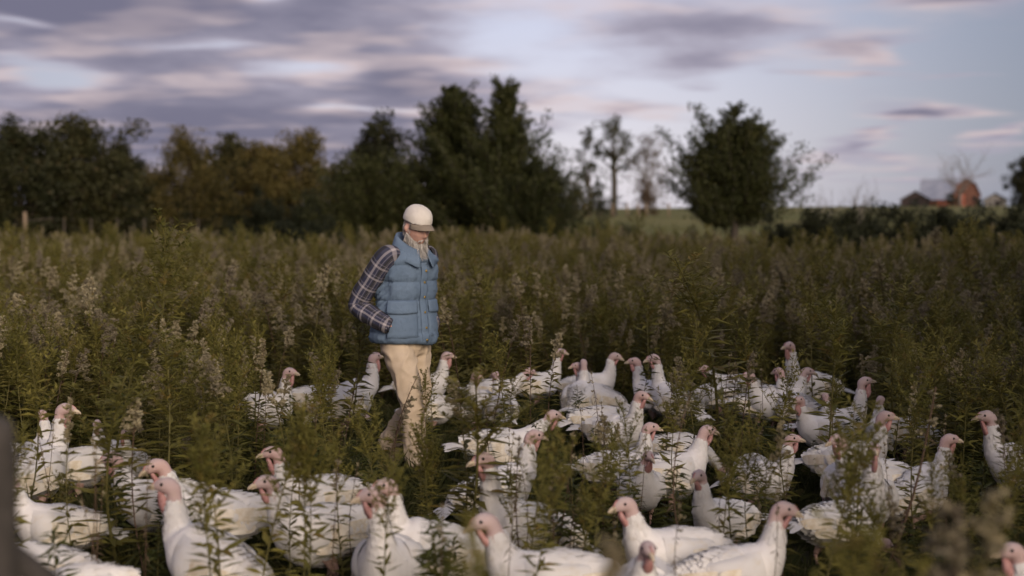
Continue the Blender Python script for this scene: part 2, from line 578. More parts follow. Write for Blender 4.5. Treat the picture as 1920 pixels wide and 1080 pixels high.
def hash_str(s):
    h = 7
    for ch in s:
        h = (h * 131 + ord(ch)) % 1000003
    return h

GT = 'trees along the far edge of the field'
cedar = lambda **k: (lambda rng: cedar_parts(6.0, k.pop('R', 2.0), rng, **k))
broad = lambda **k: (lambda rng: broad_parts(7.0, k.pop('R', 2.6), rng, **k))
blunt = lambda t: (1 - t ** 2.2) ** .9 * (.78 + .22 * min(1, t * 5))

# broadleaf wood at the left
plant_tree('oak_tree', 'oakA', 150, 62, 222, 'dark broadleaf tree with the tallest rounded crown in the left wood', 'tree', broad(R=2.9, leaves=19000, nlobe=24, trunk_h=.12), 'oak_leaves', .24, group=GT, sx=1.05)
plant_tree('oak_tree', 'oakB', 40, 60, 226, 'dark broadleaf tree behind the lone far fence post', 'tree', broad(R=2.8, leaves=19000, nlobe=24, trunk_h=.12), 'oak_leaves', .24, group=GT, rz=1.0)
plant_tree('oak_tree', 'oakA', -70, 58, 235, 'dark broadleaf tree cut off by the left edge of the picture', 'tree', None, 'oak_leaves', .2, group=GT, rz=2.3)
plant_tree('oak_tree', 'oakB', 218, 66, 262, 'lower dark broadleaf tree on the right shoulder of the dark wood', 'tree', None, 'oak_leaves', .2, group=GT, rz=3.9, sx=.9)
plant_tree('oak_tree', 'autC', 262, 72, 302, 'low brownish tree in the dip between the dark wood and the olive trees', 'tree', broad(R=2.9, leaves=8000, nlobe=18, trunk_h=.12), 'autumn_leaves', .2, group=GT, sx=1.3)
plant_tree('willow_tree', 'wilA', 350, 64, 240, 'olive drooping tree with a rounded crown, first of the olive trees beside the dark wood', 'tree', broad(R=2.5, leaves=17000, nlobe=22, trunk_h=.12, flat=1.25), 'autumn_leaves', .22, aspect=.35, group=GT, sx=1.0)
plant_tree('maple_tree', 'autA', 440, 70, 254, 'dull green tree between the drooping olive tree and the feathery one', 'tree', broad(R=2.7, leaves=16000, nlobe=22, trunk_h=.12), 'oak_leaves', .24, group=GT, sx=1.0)
plant_tree('maple_tree', 'autB', 495, 66, 268, 'yellowish low tree with bare pale limbs in front of the feathery tree', 'tree', broad(R=2.5, leaves=14000, nlobe=20, trunk_h=.12), 'autumn_leaves', .22, group=GT, sx=1.05)
plant_tree('maple_tree', 'autD', 560, 68, 243, 'feathery olive tree with an open wispy top, last of the olive trees', 'tree', broad(R=2.4, leaves=12000, nlobe=20, trunk_h=.14, wisp=.15), 'autumn_leaves', .21, group=GT, sx=.95)
plant_tree('maple_tree', 'autB', 622, 74, 312, 'low olive tree filling the gap before the cedars', 'tree', None, 'autumn_leaves', .2, group=GT, rz=2.0, sx=1.25)
# cedars in the middle
plant_tree('loose_tree', 'lA', 712, 56, 213, 'loose pale-topped broadleaf tree leaning against the tall cedars', 'tree', broad(R=2.4, leaves=17000, nlobe=22, trunk_h=.10, wisp=.05), 'oak_leaves', .19, group=GT)
plant_tree('cedar_tree', 'cA', 852, 52, 166, 'broad dark cedar right behind the man', 'tree', cedar(R=2.75, nbr=360, per=22, profile=lambda t: (1 - t) ** .72, ragged=.24, tiers=8.0), 'cedar_needles', .15, aspect=.38, group=GT)
plant_tree('cedar_tree', 'cB', 948, 50, 154, 'tallest cedar, with ragged limbs reaching out over the pasture', 'tree', cedar(R=2.9, nbr=300, per=20, ragged=.36, tiers=5.0, profile=lambda t: (1 - t) * .95 if t < .66 else .10 + (1 - t) * .42), 'cedar_needles', .15, aspect=.38, group=GT)
plant_tree('cedar_tree', 'cC', 694, 51, 292, 'squat dark cedar at the foot of the loose tree', 'tree', cedar(R=3.6, nbr=260, per=20, profile=blunt, tops=3), 'cedar_needles', .17, aspect=.38, group=GT, sx=.95)
plant_tree('cedar_tree', 'cC', 1005, 49, 300, 'squat olive cedar under the tallest cedar beside the pasture', 'tree', None, 'cedar_needles', .17, group=GT, rz=2.2, sx=.80)
# thin trees beyond the pasture
plant_tree('vine_clad_tree', 'vA', 1150, 152, 216, 'slender half-bare tree with a straight vine-clad trunk in the open gap', 'tree', broad(R=1.6, leaves=2000, nlobe=9, trunk_h=.55, thin=.036, wisp=.1), 'oak_leaves', .20, group=GT)
plant_tree('vine_clad_tree', 'vB', 1104, 154, 238, 'narrow crooked sapling on the cedar side of the vine-clad tree', 'tree', broad(R=.9, leaves=1300, nlobe=9, trunk_h=.35, thin=.025), 'oak_leaves', .18, group=GT)
plant_tree('wispy_tree', 'wA', 1214, 150, 240, 'thin wispy brown tree losing its leaves in the open gap', 'tree', broad(R=1.9, leaves=2300, nlobe=15, trunk_h=.18, thin=.02, wisp=.2), 'bronze_leaves', .18, bark='bark_grey', group=GT)
plant_tree('round_shrub', 'sA', 1212, 146, 338, 'rounded bronze shrub at the foot of the wispy tree', 'shrub', broad(R=4.0, leaves=6000, nlobe=16, trunk_h=.06), 'bronze_leaves', .3, group='shrubs beyond the field', sx=.8)
plant_tree('round_shrub', 'sB', 1122, 148, 345, 'dark round shrub at the foot of the vine-clad tree', 'shrub', broad(R=4.0, leaves=6000, nlobe=16, trunk_h=.06), 'hedge_leaves', .3, group='shrubs beyond the field', sx=.9)
plant_tree('round_shrub', 'sC', 1078, 130, 334, 'yellow-olive shrub pressed against the tallest cedar', 'shrub', broad(R=4.0, leaves=6000, nlobe=16, trunk_h=.06), 'autumn_leaves', .3, group='shrubs beyond the field', sx=.85)
plant_tree('cedar_tree', 'cR', 1376, 44, 200, 'lone spiky-topped cedar standing clear of the others beside the pasture', 'tree', cedar(R=2.15, nbr=360, per=22, skirt=.31, tops=4, ragged=.24, tiers=5.0, profile=lambda t: (1 - t ** 2.6) ** .8 * (.62 + .38 * min(1, t * 3))), 'cedar_needles', .14, aspect=.36, group=GT, sx=1.06)
plant_tree('round_shrub', 'sD', 1175, 46, 398, 'dark thorny bush out in the weeds before the pasture', 'shrub', broad(R=5.0, leaves=5000, nlobe=14, trunk_h=.06), 'hedge_leaves', .28, group='shrubs beyond the field', sx=.9)
plant_tree('round_shrub', 'sD', 1120, 50, 404, 'low dark bush between the tallest cedar and the thorny bush', 'shrub', None, 'hedge_leaves', .28, group='shrubs beyond the field', rz=2., sx=.8)
# right-hand farmstead trees
plant_tree('edge_tree', 'oakA', 1925, 170, 292, 'dark tree at the far right edge beyond the barns', 'tree', None, 'oak_leaves', .2, group='trees round the barns', sx=.8)
plant_tree('round_shrub', 'sB', 1752, 395, 335, 'dark tree crown showing above the metal barn roof', 'tree', None, 'hedge_leaves', .3, group='trees round the barns', sx=.7)
plant_tree('round_shrub', 'sB', 1784, 340, 358, 'dark shrub standing between the two red barns', 'shrub', None, 'hedge_leaves', .3, group='trees round the barns', sx=.9)
plant_tree('round_shrub', 'sB', 1752, 335, 375, 'low dark shrub before the long wall of the metal-roofed barn', 'shrub', None, 'hedge_leaves', .3, group='trees round the barns', rz=1.5, sx=1.3)
plant_tree('round_shrub', 'sB', 1835, 335, 372, 'low dark shrub against the right side of the brown barn', 'shrub', None, 'hedge_leaves', .3, group='trees round the barns', rz=2.6, sx=1.2)

def bare_tree(px, d, top, label, seed, spread=.5, group=None, name='bare_tree'):
    rng = np.random.default_rng(seed)
    x = at_depth(px, HOR, d)[0]
    gz = gz_at(x, d)
    H = at_depth(px, top, d)[2] - gz
    trunk, twigs = Buf(), Buf()
    trunk.add(*tube([(0, 0, -.2), (0, 0, .15 * H), (.01 * H, 0, .26 * H)], [.028 * H, .024 * H, .02 * H], 6)[:2])
    def grow(p, dr, ln, r, lev):
        pts = [p]
        q = p.copy(); dd = dr.copy()
        for s in range(3):
            dd = dd + rng.normal(0, .16, 3) + np.array([0, 0, .08]); dd /= np.linalg.norm(dd)
            q = q + dd * ln / 3
            pts.append(q.copy())
        (trunk if lev == 0 else twigs).add(*tube(pts, [r, r * .8, r * .65, r * .5], 4)[:2])
        if lev < 3:
            for k in range(3 if lev < 2 else 2):
                nd = dd + rng.normal(0, .55, 3) + np.array([0, 0, .15]); nd /= np.linalg.norm(nd)
                grow(pts[1 + k % 3], nd, ln * rng.uniform(.55, .75), r * .5, lev + 1)
    for k in range(7):
        a = k * .9 + rng.uniform(-.2, .2)
        dr = np.array([math.cos(a) * spread * 1.5, math.sin(a) * spread * 1.5, 1.0]); dr /= np.linalg.norm(dr)
        grow(np.array([0, 0, .2 * H]), dr, H * rng.uniform(.36, .52), .012 * H, 0)
    root = empty(name, (x, d, gz))
    obj('trunk', trunk.mesh('trunk', 'bark_grey'), root)
    obj('twigs', twigs.mesh('twigs', 'bark_grey'), root)
    tag(root, label, 'tree', group)
bare_tree(1800, 300, 276, 'leafless spreading tree behind the red barns', 5, .62, 'trees round the barns')
bare_tree(1612, 70, 352, 'small leafless sapling above the dark hedge', 9, .3, 'trees round the barns', 'bare_sapling')
bare_tree(1545, 75, 362, 'bare twiggy sapling between the lone cedar and the leafless sapling', 12, .4, 'trees round the barns', 'bare_sapling')

# hedges: each shrub stands by itself
rng = np.random.default_rng(77)
hedge_px = [1465, 1520, 1580, 1640, 1705, 1765, 1830, 1895, 1960]
hedge_words = ['first, next to the lone cedar', 'second from the lone cedar', 'third from the lone cedar', 'below the leafless sapling', 'below the dark shed',
               'below the metal-roofed barn', 'below the brown barn', 'below the small dark outbuilding', 'cut by the picture edge']
for i, (hx, w) in enumerate(zip(hedge_px, hedge_words)):
    plant_tree('hedge_shrub', 'hedge%d' % (i % 3), hx, 37 + rng.uniform(-1, 1.5), [400, 393, 389, 388, 387, 386, 385, 384, 382][i], 'dark shrub of the right-hand hedge, ' + w, 'shrub',
               broad(R=6.5, leaves=20000, nlobe=30, trunk_h=.05), 'hedge_leaves', .5, group='dark hedge shrubs', rz=i * 1.3, sx=.62)
for i, (hx, w) in enumerate(zip([455, 520, 585, 640], ['furthest from the man', 'second nearest the dark wood', 'third along towards the man', 'close beside the man'])):
    plant_tree('hedge_shrub', 'hedge%d' % (i % 3), hx, 39 + i * .5, [424, 416, 414, 418][i], 'low dark shrub of the left-hand hedge, ' + w, 'shrub', None, 'hedge_leaves', .5, group='dark hedge shrubs', rz=i * 1.7 + .5, sx=.75)

# undergrowth closing the foot of the left wood
for i, (ux_, uy_, w) in enumerate([(10, 360, 'cut by the left picture edge'), (95, 352, 'right of the lone pale post'), (180, 345, 'below the tallest rounded crown'), (262, 350, 'below the brownish dip'),
                                   (340, 345, 'below the drooping olive tree'), (425, 352, 'below the dull green tree'), (505, 356, 'below the yellowish tree'), (585, 358, 'below the feathery tree')]):
    plant_tree('wood_shrub', 'hedge%d' % (i % 3), ux_, 63 + (i % 3), uy_, 'dark undergrowth bush at the foot of the left wood, ' + w, 'shrub', None, 'hedge_leaves', .5, group='undergrowth of the left wood', rz=i * 1.1, sx=.55)
# oaks added out of view on the sunward side to shade the field there
for i, (tx_, ty_, H_, w) in enumerate([(9.6, -3.6, 8.0, 'nearest the camera'), (10.4, -.4, 9.0, 'second'), (11.8, 3.2, 9.0, 'third'), (13.8, 7.4, 9.0, 'fourth'), (16.2, 12.0, 9.0, 'last')]):
    tm_, cm_, hh_ = TREE_MESH['oakA' if i % 2 else 'oakB']
    rt_ = empty('added_shade_oak', (tx_, ty_, gz_at(tx_, ty_)), i * 1.4)
    rt_.scale = (H_ / hh_ * .95, H_ / hh_ * .95, H_ / hh_)
    obj('trunk', tm_, rt_); obj('crown', cm_, rt_)
    tag(rt_, 'unseen oak added to shade the right of the field, ' + w, 'tree', 'unseen oaks added for shade')

# ------------------------------------------------------------------ farm buildings
simple('red_boards', (.13, .045, .030), (.20, .068, .045), .8, .85, .4, .03)
simple('brown_boards', (.085, .040, .028), (.14, .062, .042), .8, .85, .4, .03)
simple('dark_boards', (.022, .016, .016), (.045, .032, .030), .8, .85, .4, .03)
simple('metal_roof', (.17, .19, .25), (.24, .26, .32), .5, .5, .15, .02, .4)
simple('shingle_roof', (.03, .026, .026), (.06, .05, .048), 1.2, .9, .4, .03)
simple('door_red', (.20, .065, .040), (.27, .085, .052), 1.5, .8, .3, .02)
simple('stone_base', (.13, .125, .12), (.19, .18, .17), 1.5, .9, .4, .03)
simple('dark_opening', (.010, .009, .009), (.018, .016, .015), 1.5, .6, .1, .02)

def prism(profile, length):
    """profile in (x,z), extruded along +y"""
    n = len(profile)
    v = [(p[0], 0, p[1]) for p in profile] + [(p[0], length, p[1]) for p in profile]
    f = [tuple(range(n)), tuple(range(2 * n - 1, n - 1, -1))] + [(i, i + n, (i + 1) % n + n, (i + 1) % n) for i in range(n)]
    return v, f

def roof_shell(line, length, th, over):
    """roof sheets following a (x,z) line, as thick slabs"""
    b = Buf()
    for (x0, z0), (x1, z1) in zip(line[:-1], line[1:]):
        dx, dz = x1 - x0, z1 - z0
        L = math.hypot(dx, dz)
        nx, nz = -dz / L, dx / L
        if nz < 0: nx, nz = -nx, -nz
        q = [(x0, z0), (x1, z1), (x1 + nx * th, z1 + nz * th), (x0 + nx * th, z0 + nz * th)]
        v = [(p[0], -over, p[1] + .02) for p in q] + [(p[0], length + over, p[1] + .02) for p in q]
        b.add(v, [(0, 1, 2, 3), (7, 6, 5, 4), (0, 4, 5, 1), (1, 5, 6, 2), (2, 6, 7, 3), (3, 7, 4, 0)])
    return b

def building(name, px, d, rz, W, L, eave, ridge, wall, roof, label, gambrel=False, doors=(), base=False, over=.4):
    x = at_depth(px, HOR, d)[0]
    root = empty(name, (x, d, gz_at(x, d) - .2), rz)
    if gambrel:
        prof = [(-W / 2, 0), (W / 2, 0), (W / 2, eave), (W * .33, eave + (ridge - eave) * .68), (0, ridge), (-W * .33, eave + (ridge - eave) * .68), (-W / 2, eave)]
        line = [(-W / 2 - .3, eave - .35), (-W * .33, eave + (ridge - eave) * .68), (0, ridge), (W * .33, eave + (ridge - eave) * .68), (W / 2 + .3, eave - .35)]
    else:
        prof = [(-W / 2, 0), (W / 2, 0), (W / 2, eave), (0, ridge), (-W / 2, eave)]
        k = (ridge - eave) / (W / 2)
        line = [(-W / 2 - .5, eave - .5 * k), (0, ridge), (W / 2 + .5, eave - .5 * k)]
    b = Buf(); b.add(*prism(prof, L))
    obj('wall', b.mesh('wall', wall, False), root)
    r = obj('roof', roof_shell(line, L, .18, over).mesh('roof', roof, False), root)
    sb = Buf(); sb.add(*box(0, L / 2, ridge + .22, .4, L + 2 * over, .14))
    obj('ridge_cap', sb.mesh('ridge_cap', roof, False), r)
    for (nm, dxx, dzz, w, h, mt, side) in doors:
        db = Buf()
        if side == 'end':
            db.add(*box(dxx, -.06, dzz + h / 2, w, .16, h))
        else:
            db.add(*box(W / 2 + .06, dxx, dzz + h / 2, .16, w, h))
        dd = obj(nm, db.mesh(nm, mt, False), root)
        fb = Buf()
        for (ox, oz, fw, fh) in ((-w / 2, h / 2, .14, h), (w / 2, h / 2, .14, h), (0, h, w + .14, .14)):
            if side == 'end': fb.add(*box(dxx + ox, -.16, dzz + oz, fw, .06, fh))
            else: fb.add(*box(W / 2 + .16, dxx + ox, dzz + oz, .06, fw, fh))
        obj('frame', fb.mesh('frame', 'dark_boards', False), dd)
    if base:
        bb = Buf(); bb.add(*box(0, L / 2, .7, W + .12, L + .12, 1.6))
        obj('base_wall', bb.mesh('base_wall', 'stone_base', False), root)
    tag(root, label, 'barn' if 'barn' in name else 'shed')
    return root
building('shed', 1716, 362, R(-18), 7.2, 8, 2.0, 4.1, 'dark_boards', 'metal_roof', 'small dark gabled shed with its end towards the field, beside the metal-roofed barn',
         doors=[('door', 0, 0, 2.4, 2.2, 'dark_opening', 'end')])
building('barn', 1728, 384, R(-105), 9.5, 12.5, 2.4, 7.2, 'red_boards', 'metal_roof', 'orange-red barn with a pale metal roof, long side towards the field',
         doors=[('door', 3.5, 0, 2.6, 2.3, 'door_red', 'side'), ('window', 8.0, 1.1, 1.2, 1.0, 'dark_opening', 'side')])
building('gambrel_barn', 1812, 352, R(-17), 6.2, 10, 3.0, 6.9, 'brown_boards', 'brown_boards', 'brown barn with a steep rounded gable and an orange door',
         gambrel=True, doors=[('door', -1.0, 0, 1.7, 3.4, 'door_red', 'end'), ('window', 1.9, 1.6, .9, 1.1, 'dark_opening', 'end')])
building('shed', 1866, 358, R(-18), 5.4, 6, 1.9, 3.4, 'stone_base', 'shingle_roof', 'small dark-roofed outbuilding with a pale wall near the right edge',
         doors=[('door', 0.6, 0, 1.1, 1.6, 'dark_opening', 'end')])

# ------------------------------------------------------------------ fences
def fence_post(px, d, h, label, name='fence_post', mat='post_pale', r=.075, group='far fence posts', z0=None):
    x = at_depth(px, HOR, d)[0]
    b = Buf()
    rr = np.random.default_rng(int(px))
    lean = rr.normal(0, .02, 2)
    b.add(*tube([(0, 0, -.4), (lean[0] * .5, 0, h * .5), (lean[0], lean[1], h * .97), (lean[0], lean[1], h)], [r, r * .97, r * .93, r * .7], 8)[:2])
    o = obj(name, b.mesh(name, mat), None, (x, d, gz_at(x, d)))
    tag(o, label, 'fence post', group)
    return o
fence_post(47, 57, 1.65, 'lone pale post at the foot of the dark wood, with a rail', r=.085)
rb = Buf(); x0 = at_depth(47, HOR, 57)[0]
rb.add(*tube([(x0 + .1, 56.99, 1.28), (x0 + .6, 57.02, 1.33), (x0 + 1.1, 57.1, 1.39)], [.022, .022, .02], 6)[:2])
tag(obj('fence_rail', rb.mesh('fence_rail', 'bark')), 'short dark rail running from the lone far post', 'fence rail')
for i, (px, w) in enumerate([(1098, 'nearest the tallest cedar'), (1148, 'under the vine-clad tree'), (1176, 'between the vine-clad tree and the wispy tree'),
                             (1197, 'under the wispy tree'), (1212, 'in front of the bronze shrub'), (1254, 'nearest the lone cedar')]):
    fence_post(px, 140 + i * .6, 1.35, 'pale post of the far pasture fence, ' + w, r=.10)
for i, px in enumerate(range(120, 420, 50)):
    fence_post(px, 59 + .5 * i, 1.35, 'grey wire-fence post below the left wood, %s from the lone pale post' % ['first', 'second', 'third', 'fourth', 'fifth', 'sixth'][i], mat='bark', r=.04, group='wire fence posts')
wb = Buf()
for z in (.45, .75, 1.02, 1.28):
    p0, p1 = at_depth(60, HOR, 58.3), at_depth(400, HOR, 61.7)
    pts = [(p0[0] + (p1[0] - p0[0]) * t, p0[1] + (p1[1] - p0[1]) * t, z) for t in np.linspace(0, 1, 9)]
    wb.add(*tube(pts, [.003] * 9, 4)[:2])
tag(obj('wire_fence', wb.mesh('wire_fence', 'bark')), 'thin wire strands strung along the foot of the left wood', 'wire fence')

# near post with its brace, right in front of the lens at the left edge
p = at_depth(2, 1000, 2.6)
b = Buf()
tp = at_depth(0, 782, 2.6)
top = tp[2]
xo = at_depth(33, 900, 2.6)[0] - .062
b.add(*tube([(0, 0, -.3), (.004, 0, .4), (-.004, .003, top * .6), (0, 0, top * .96), (0, 0, top - .012), (0, 0, top)], [.066, .064, .062, .060, .055, .035], 14)[:2])
v = b.v[0]; a = np.arctan2(v[:, 1], v[:, 0]); rr = 1 + .035 * np.sin(a * 5 + v[:, 2] * 2) + .02 * np.sin(a * 11)
v[:, 0] *= rr; v[:, 1] *= rr
simple('post_dark', (.028, .025, .022), (.062, .054, .047), 9, .9, .6, .01)
post = obj('fence_post', b.mesh('fence_post', 'post_dark'), None, (xo, 2.6, 0))
tag(post, 'thick dark weathered post blurred at the left edge, close to the camera', 'fence post')
b = Buf()
b.add(*tube([(.05, 0, .98 * top), (.30, .02, .70 * top)], [.035, .035], 10)[:2])
e0 = at_depth(38, 1046, 2.6); e1 = at_depth(112, 1108, 2.6)
b = Buf()
b.add(*tube([(e0[0] - xo - .03, .03, e0[2] + .0), ((e0[0] + e1[0]) / 2 - xo, .03, (e0[2] + e1[2]) / 2 - .02), (e1[0] - xo + .5, .03, e1[2] - .50)], [.026, .026, .026], 10)[:2])
obj('brace', b.mesh('brace', 'post_dark'), post)

# ------------------------------------------------------------------ the man
simple('skin', (.52, .29, .22), (.62, .37, .29), 18, .55, .25, .003, .4, **{'Subsurface Weight': .08, 'Subsurface Radius': (.01, .004, .002), 'Subsurface Scale': .5})
simple('beard_hair', (.42, .39, .355), (.58, .55, .51), 40, .75, .5, .004)
simple('vest_nylon', (.118, .170, .242), (.145, .205, .285), 7, .78, .8, .010, .18, bscale=20)
simple('vest_lining', (.012, .018, .035), (.02, .028, .05), 7, .6, .2, .004)
simple('chino', (.47, .375, .265), (.57, .465, .345), 6, .85, .25, .004, .15, bscale=60)
simple('cap_cotton', (.60, .555, .49), (.70, .655, .59), 9, .9, .3, .003, .15, bscale=80)
simple('cap_bill', (.21, .175, .135), (.27, .225, .175), 9, .85, .3, .003, .15, bscale=80)
simple('undershirt', (.010, .013, .022), (.018, .022, .034), 12, .9, .3, .003)
simple('brass', (.45, .30, .08), (.60, .42, .14), 12, .3, .05, .001, .6, **{'Metallic': .8})
simple('boot_leather', (.20, .145, .085), (.29, .215, .135), 14, .7, .4, .004)
simple('boot_sole', (.03, .025, .02), (.06, .05, .04), 14, .8, .4, .004)
m, gg, o = new_mat('plaid_flannel')
uv = gg.add('ShaderNodeTexCoord').outputs['UV']
ux, uy, uz = gg.xyz(uv)
wob = gg.noise(gg.add('ShaderNodeTexCoord').outputs['Object'], 14, 2, .5)
def stripe(c, per, off, half, soft):
    q = gg.m('ABSOLUTE', gg.m('SUBTRACT', gg.m('FRACT', gg.m('ADD', gg.m('DIVIDE', c, per), off)), .5))
    return gg.ss(q, half, half + soft, 1, 0)
cu = gg.m('ADD', ux, gg.m('MULTIPLY', gg.m('SUBTRACT', wob, .5), .006))
cv = gg.m('ADD', uy, gg.m('MULTIPLY', gg.m('SUBTRACT', wob, .5), .010))
blk = gg.m('MAXIMUM', stripe(cu, .092, .5, .19, .02), stripe(cv, .084, .5, .19, .02))
c = gg.mix(gg.m('MULTIPLY', blk, .8), (.078, .075, .074), (.032, .032, .040))
c = gg.mix(gg.m('MULTIPLY', stripe(cu, .184, .26, .16, .03), .6), c, (.042, .048, .095))
wide = gg.m('ADD', stripe(cu, .092, .0, .062, .03), stripe(cv, .084, .0, .062, .03))
c = gg.mix(gg.m('MULTIPLY', wide, .42, clamp=True), c, (.46, .42, .43))
thin_ = gg.m('ADD', stripe(cu, .092, .28, .016, .02), stripe(cv, .084, .28, .016, .02))
c = gg.mix(gg.m('MULTIPLY', thin_, .35, clamp=True), c, (.30, .28, .32))
principled(gg, o, c, .92, bump(gg, gg.noise(gg.add('ShaderNodeTexCoord').outputs['Object'], 160, 3, .6), .3, .003), .1)

MAN_D = 9.35
mp = at_depth(759, HOR, MAN_D)
MAN = np.array([mp[0], MAN_D, gz_at(mp[0], MAN_D)])
MAN_RZ = R(-133)

def noise3(v, fr, seed=0):
    """cheap smooth pseudo noise for cloth folds"""
    r = np.random.default_rng(seed)
    out = np.zeros(len(v))
    for k in range(7):
        w = r.normal(0, 1, 3); w /= np.linalg.norm(w)
        out += np.sin((v @ w) * fr * r.uniform(.7, 1.8) + r.uniform(0, 6.28)) / 7
    return out

def ring_loft(rings, ns=48, expo=2.0):
    """rings: (cx,cy,cz,a,b[,tilt]) horizontal super-ellipses stacked upward"""
    V = []
    for r_ in rings:
        cx, cy, cz, a, b = r_[:5]
        tl = r_[5] if len(r_) > 5 else 0
        for j in range(ns):
            t = 2 * math.pi * j / ns
            c, s = math.cos(t), math.sin(t)
            x = abs(c) ** (2 / expo) * math.copysign(1, c) * a
            y = abs(s) ** (2 / expo) * math.copysign(1, s) * b
            V.append((cx + x, cy + y, cz + y * tl))
    return np.array(V), grid_faces(len(rings), ns) + [tuple(range(ns - 1, -1, -1)), tuple((len(rings) - 1) * ns + j for j in range(ns))]

# joints, local: +x his right, +y forward, +z up
HIP = {1: (.092, .0, .90), -1: (-.092, -.01, .90)}
KNEE = {1: (.098, .155, .50), -1: (-.080, .015, .47)}
ANK = {1: (.100, .235, .095), -1: (-.085, -.255, .150)}
SHO = {1: (.185, .035, 1.43), -1: (-.160, .030, 1.42)}
ELB = {1: (.262, -.150, 1.125), -1: (-.215, -.130, 1.125)}
WRI = {1: (.226, .060, 1.005), -1: (-.150, .090, 1.005)}
HEAD_C = np.array([0, .112, 1.622]); HEAD_T = R(-18)
ca, sa = math.cos(HEAD_T), math.sin(HEAD_T)
YW = R(-9)                                    # the head is turned towards his right
HM = np.array([[math.cos(YW), -math.sin(YW), 0], [math.sin(YW), math.cos(YW), 0], [0, 0, 1]]) @ np.array([[1, 0, 0], [0, ca, -sa], [0, sa, ca]])
yawm = R(0)
def head_xf(v):
    return np.asarray(v) @ HM.T + HEAD_C

def head_surface(nu=56, nv=44):
    V = []
    for i in range(nv):
        ph = math.pi * i / (nv - 1)
        for j in range(nu):
            th = 2 * math.pi * j / nu
            n = np.array([math.sin(ph) * math.sin(th), math.sin(ph) * math.cos(th), math.cos(ph)])   # th=0 forward
            x, y, z = n[0] * .076, n[1] * .097, n[2] * .118
            if z < 0:
                k = -z / .118
                x *= 1 - .30 * k ** 1.5
                y = y * (1 - .10 * k) + .018 * k if y > 0 else y * (1 - .35 * k)
            fr = max(0, n[1])
            gs = lambda cx, cz, sx, sz: math.exp(-((x - cx) / sx) ** 2 - ((z - cz) / sz) ** 2) * (fr > .05)
            y += .026 * gs(0, -.022, .013, .016) + .014 * gs(0, .0, .010, .026)          # nose
            y += .007 * gs(0, .030, .045, .010)                                       # brow
            y -= .012 * (gs(.031, .010, .016, .012) + gs(-.031, .010, .016, .012))    # sockets
            y += .006 * (gs(.036, -.020, .018, .018) + gs(-.036, -.020, .018, .018))  # cheeks
            y += .006 * gs(0, -.054, .022, .006) + .006 * gs(0, -.068, .020, .006) - .005 * gs(0, -.061, .022, .003)
            y += .010 * gs(0, -.098, .022, .015)
            x += math.copysign(.020, n[0]) * math.exp(-((y + .006) / .013) ** 2 - ((z + .002) / .028) ** 2) * (abs(n[0]) > .5)   # ears
            V.append((x, y, z))
    return np.array(V), grid_faces(nv, nu)

bm_ = Buf()
hv, hf = head_surface(); bm_.add(head_xf(hv), hf)
bm_.add(*tube(crom([head_xf([[0, -.012, -.02]])[0], head_xf([[0, -.022, -.09]])[0], (0, .06, 1.49), (0, .03, 1.40)], 8), [.056, .056, .056, .058, .062, .07, .09, .11], 20)[:2])
bm_.add(*ring_loft([(0, -.01, .84, .145, .10), (0, 0, .95, .16, .11), (0, .01, 1.08, .15, .105), (0, .025, 1.22, .165, .11), (0, .04, 1.35, .175, .105), (0, .045, 1.44, .14, .08), (0, .045, 1.47, .09, .06)], 28))
for s in (1, -1):
    bm_.add(*tube(crom([(s * .14, .04, 1.43), SHO[s], np.add(SHO[s], ELB[s]) / 2, ELB[s], np.add(ELB[s], WRI[s]) / 2, WRI[s]], 16), np.linspace(.056, .028, 16), 14)[:2])
    w = np.array(WRI[s]); hd = np.array([-s * .93, .30, -.42]); hd /= np.linalg.norm(hd)
    bm_.add(*tube([w - hd * .02, w + hd * .02, w + hd * .06, w + hd * .09], [(.026, .022), (.034, .020), (.040, .018), (.036, .014)], 12)[:2])
    for q, (off, ln) in enumerate(((-.030, .062), (-.010, .072), (.010, .076), (.028, .066))):
        o_ = np.array([0, 0, 1.0]) * off
        b0 = w + hd * .075 + o_
        bm_.add(*tube([b0, b0 + hd * ln * .5 + np.array([-s * .004, 0, 0]), b0 + hd * ln + np.array([-s * .014, -.004, -.004])], [.009, .0085, .006], 8)[:2])
    t0 = w + hd * .03 + np.array([0, 0, .028])
    bm_.add(*tube([t0, t0 + hd * .03 + np.array([0, 0, .02]), t0 + hd * .062 + np.array([0, 0, .022])], [.012, .010, .007], 8)[:2])
    bm_.add(*tube(crom([HIP[s], np.add(HIP[s], KNEE[s]) / 2, KNEE[s], np.add(KNEE[s], ANK[s]) / 2 + np.array([0, -.01, 0]), ANK[s]], 14), np.linspace(.08, .036, 14), 14)[:2])
    fd = np.array([0, 1, 0]) if s == 1 else np.array([0, .86, -.5])
    bm_.add(*tube([np.array(ANK[s]) + [0, -.03, -.03], np.array(ANK[s]) + fd * .06 + [0, 0, -.045], np.array(ANK[s]) + fd * .16 + [0, 0, -.06]], [.034, .036, .024], 12)[:2])
person = obj('person', bm_.mesh('person', 'skin'))
md = person.modifiers.new('one_surface', 'REMESH'); md.mode = 'VOXEL'; md.voxel_size = .0048
bake(person)
me = person.data
v = np.empty(len(me.vertices) * 3); me.vertices.foreach_get('co', v)
person.location = MAN; person.rotation_euler = (0, 0, MAN_RZ)
tag(person, 'person in a blue quilted vest, plaid shirt and pale cap walking with hands in pockets', 'person')

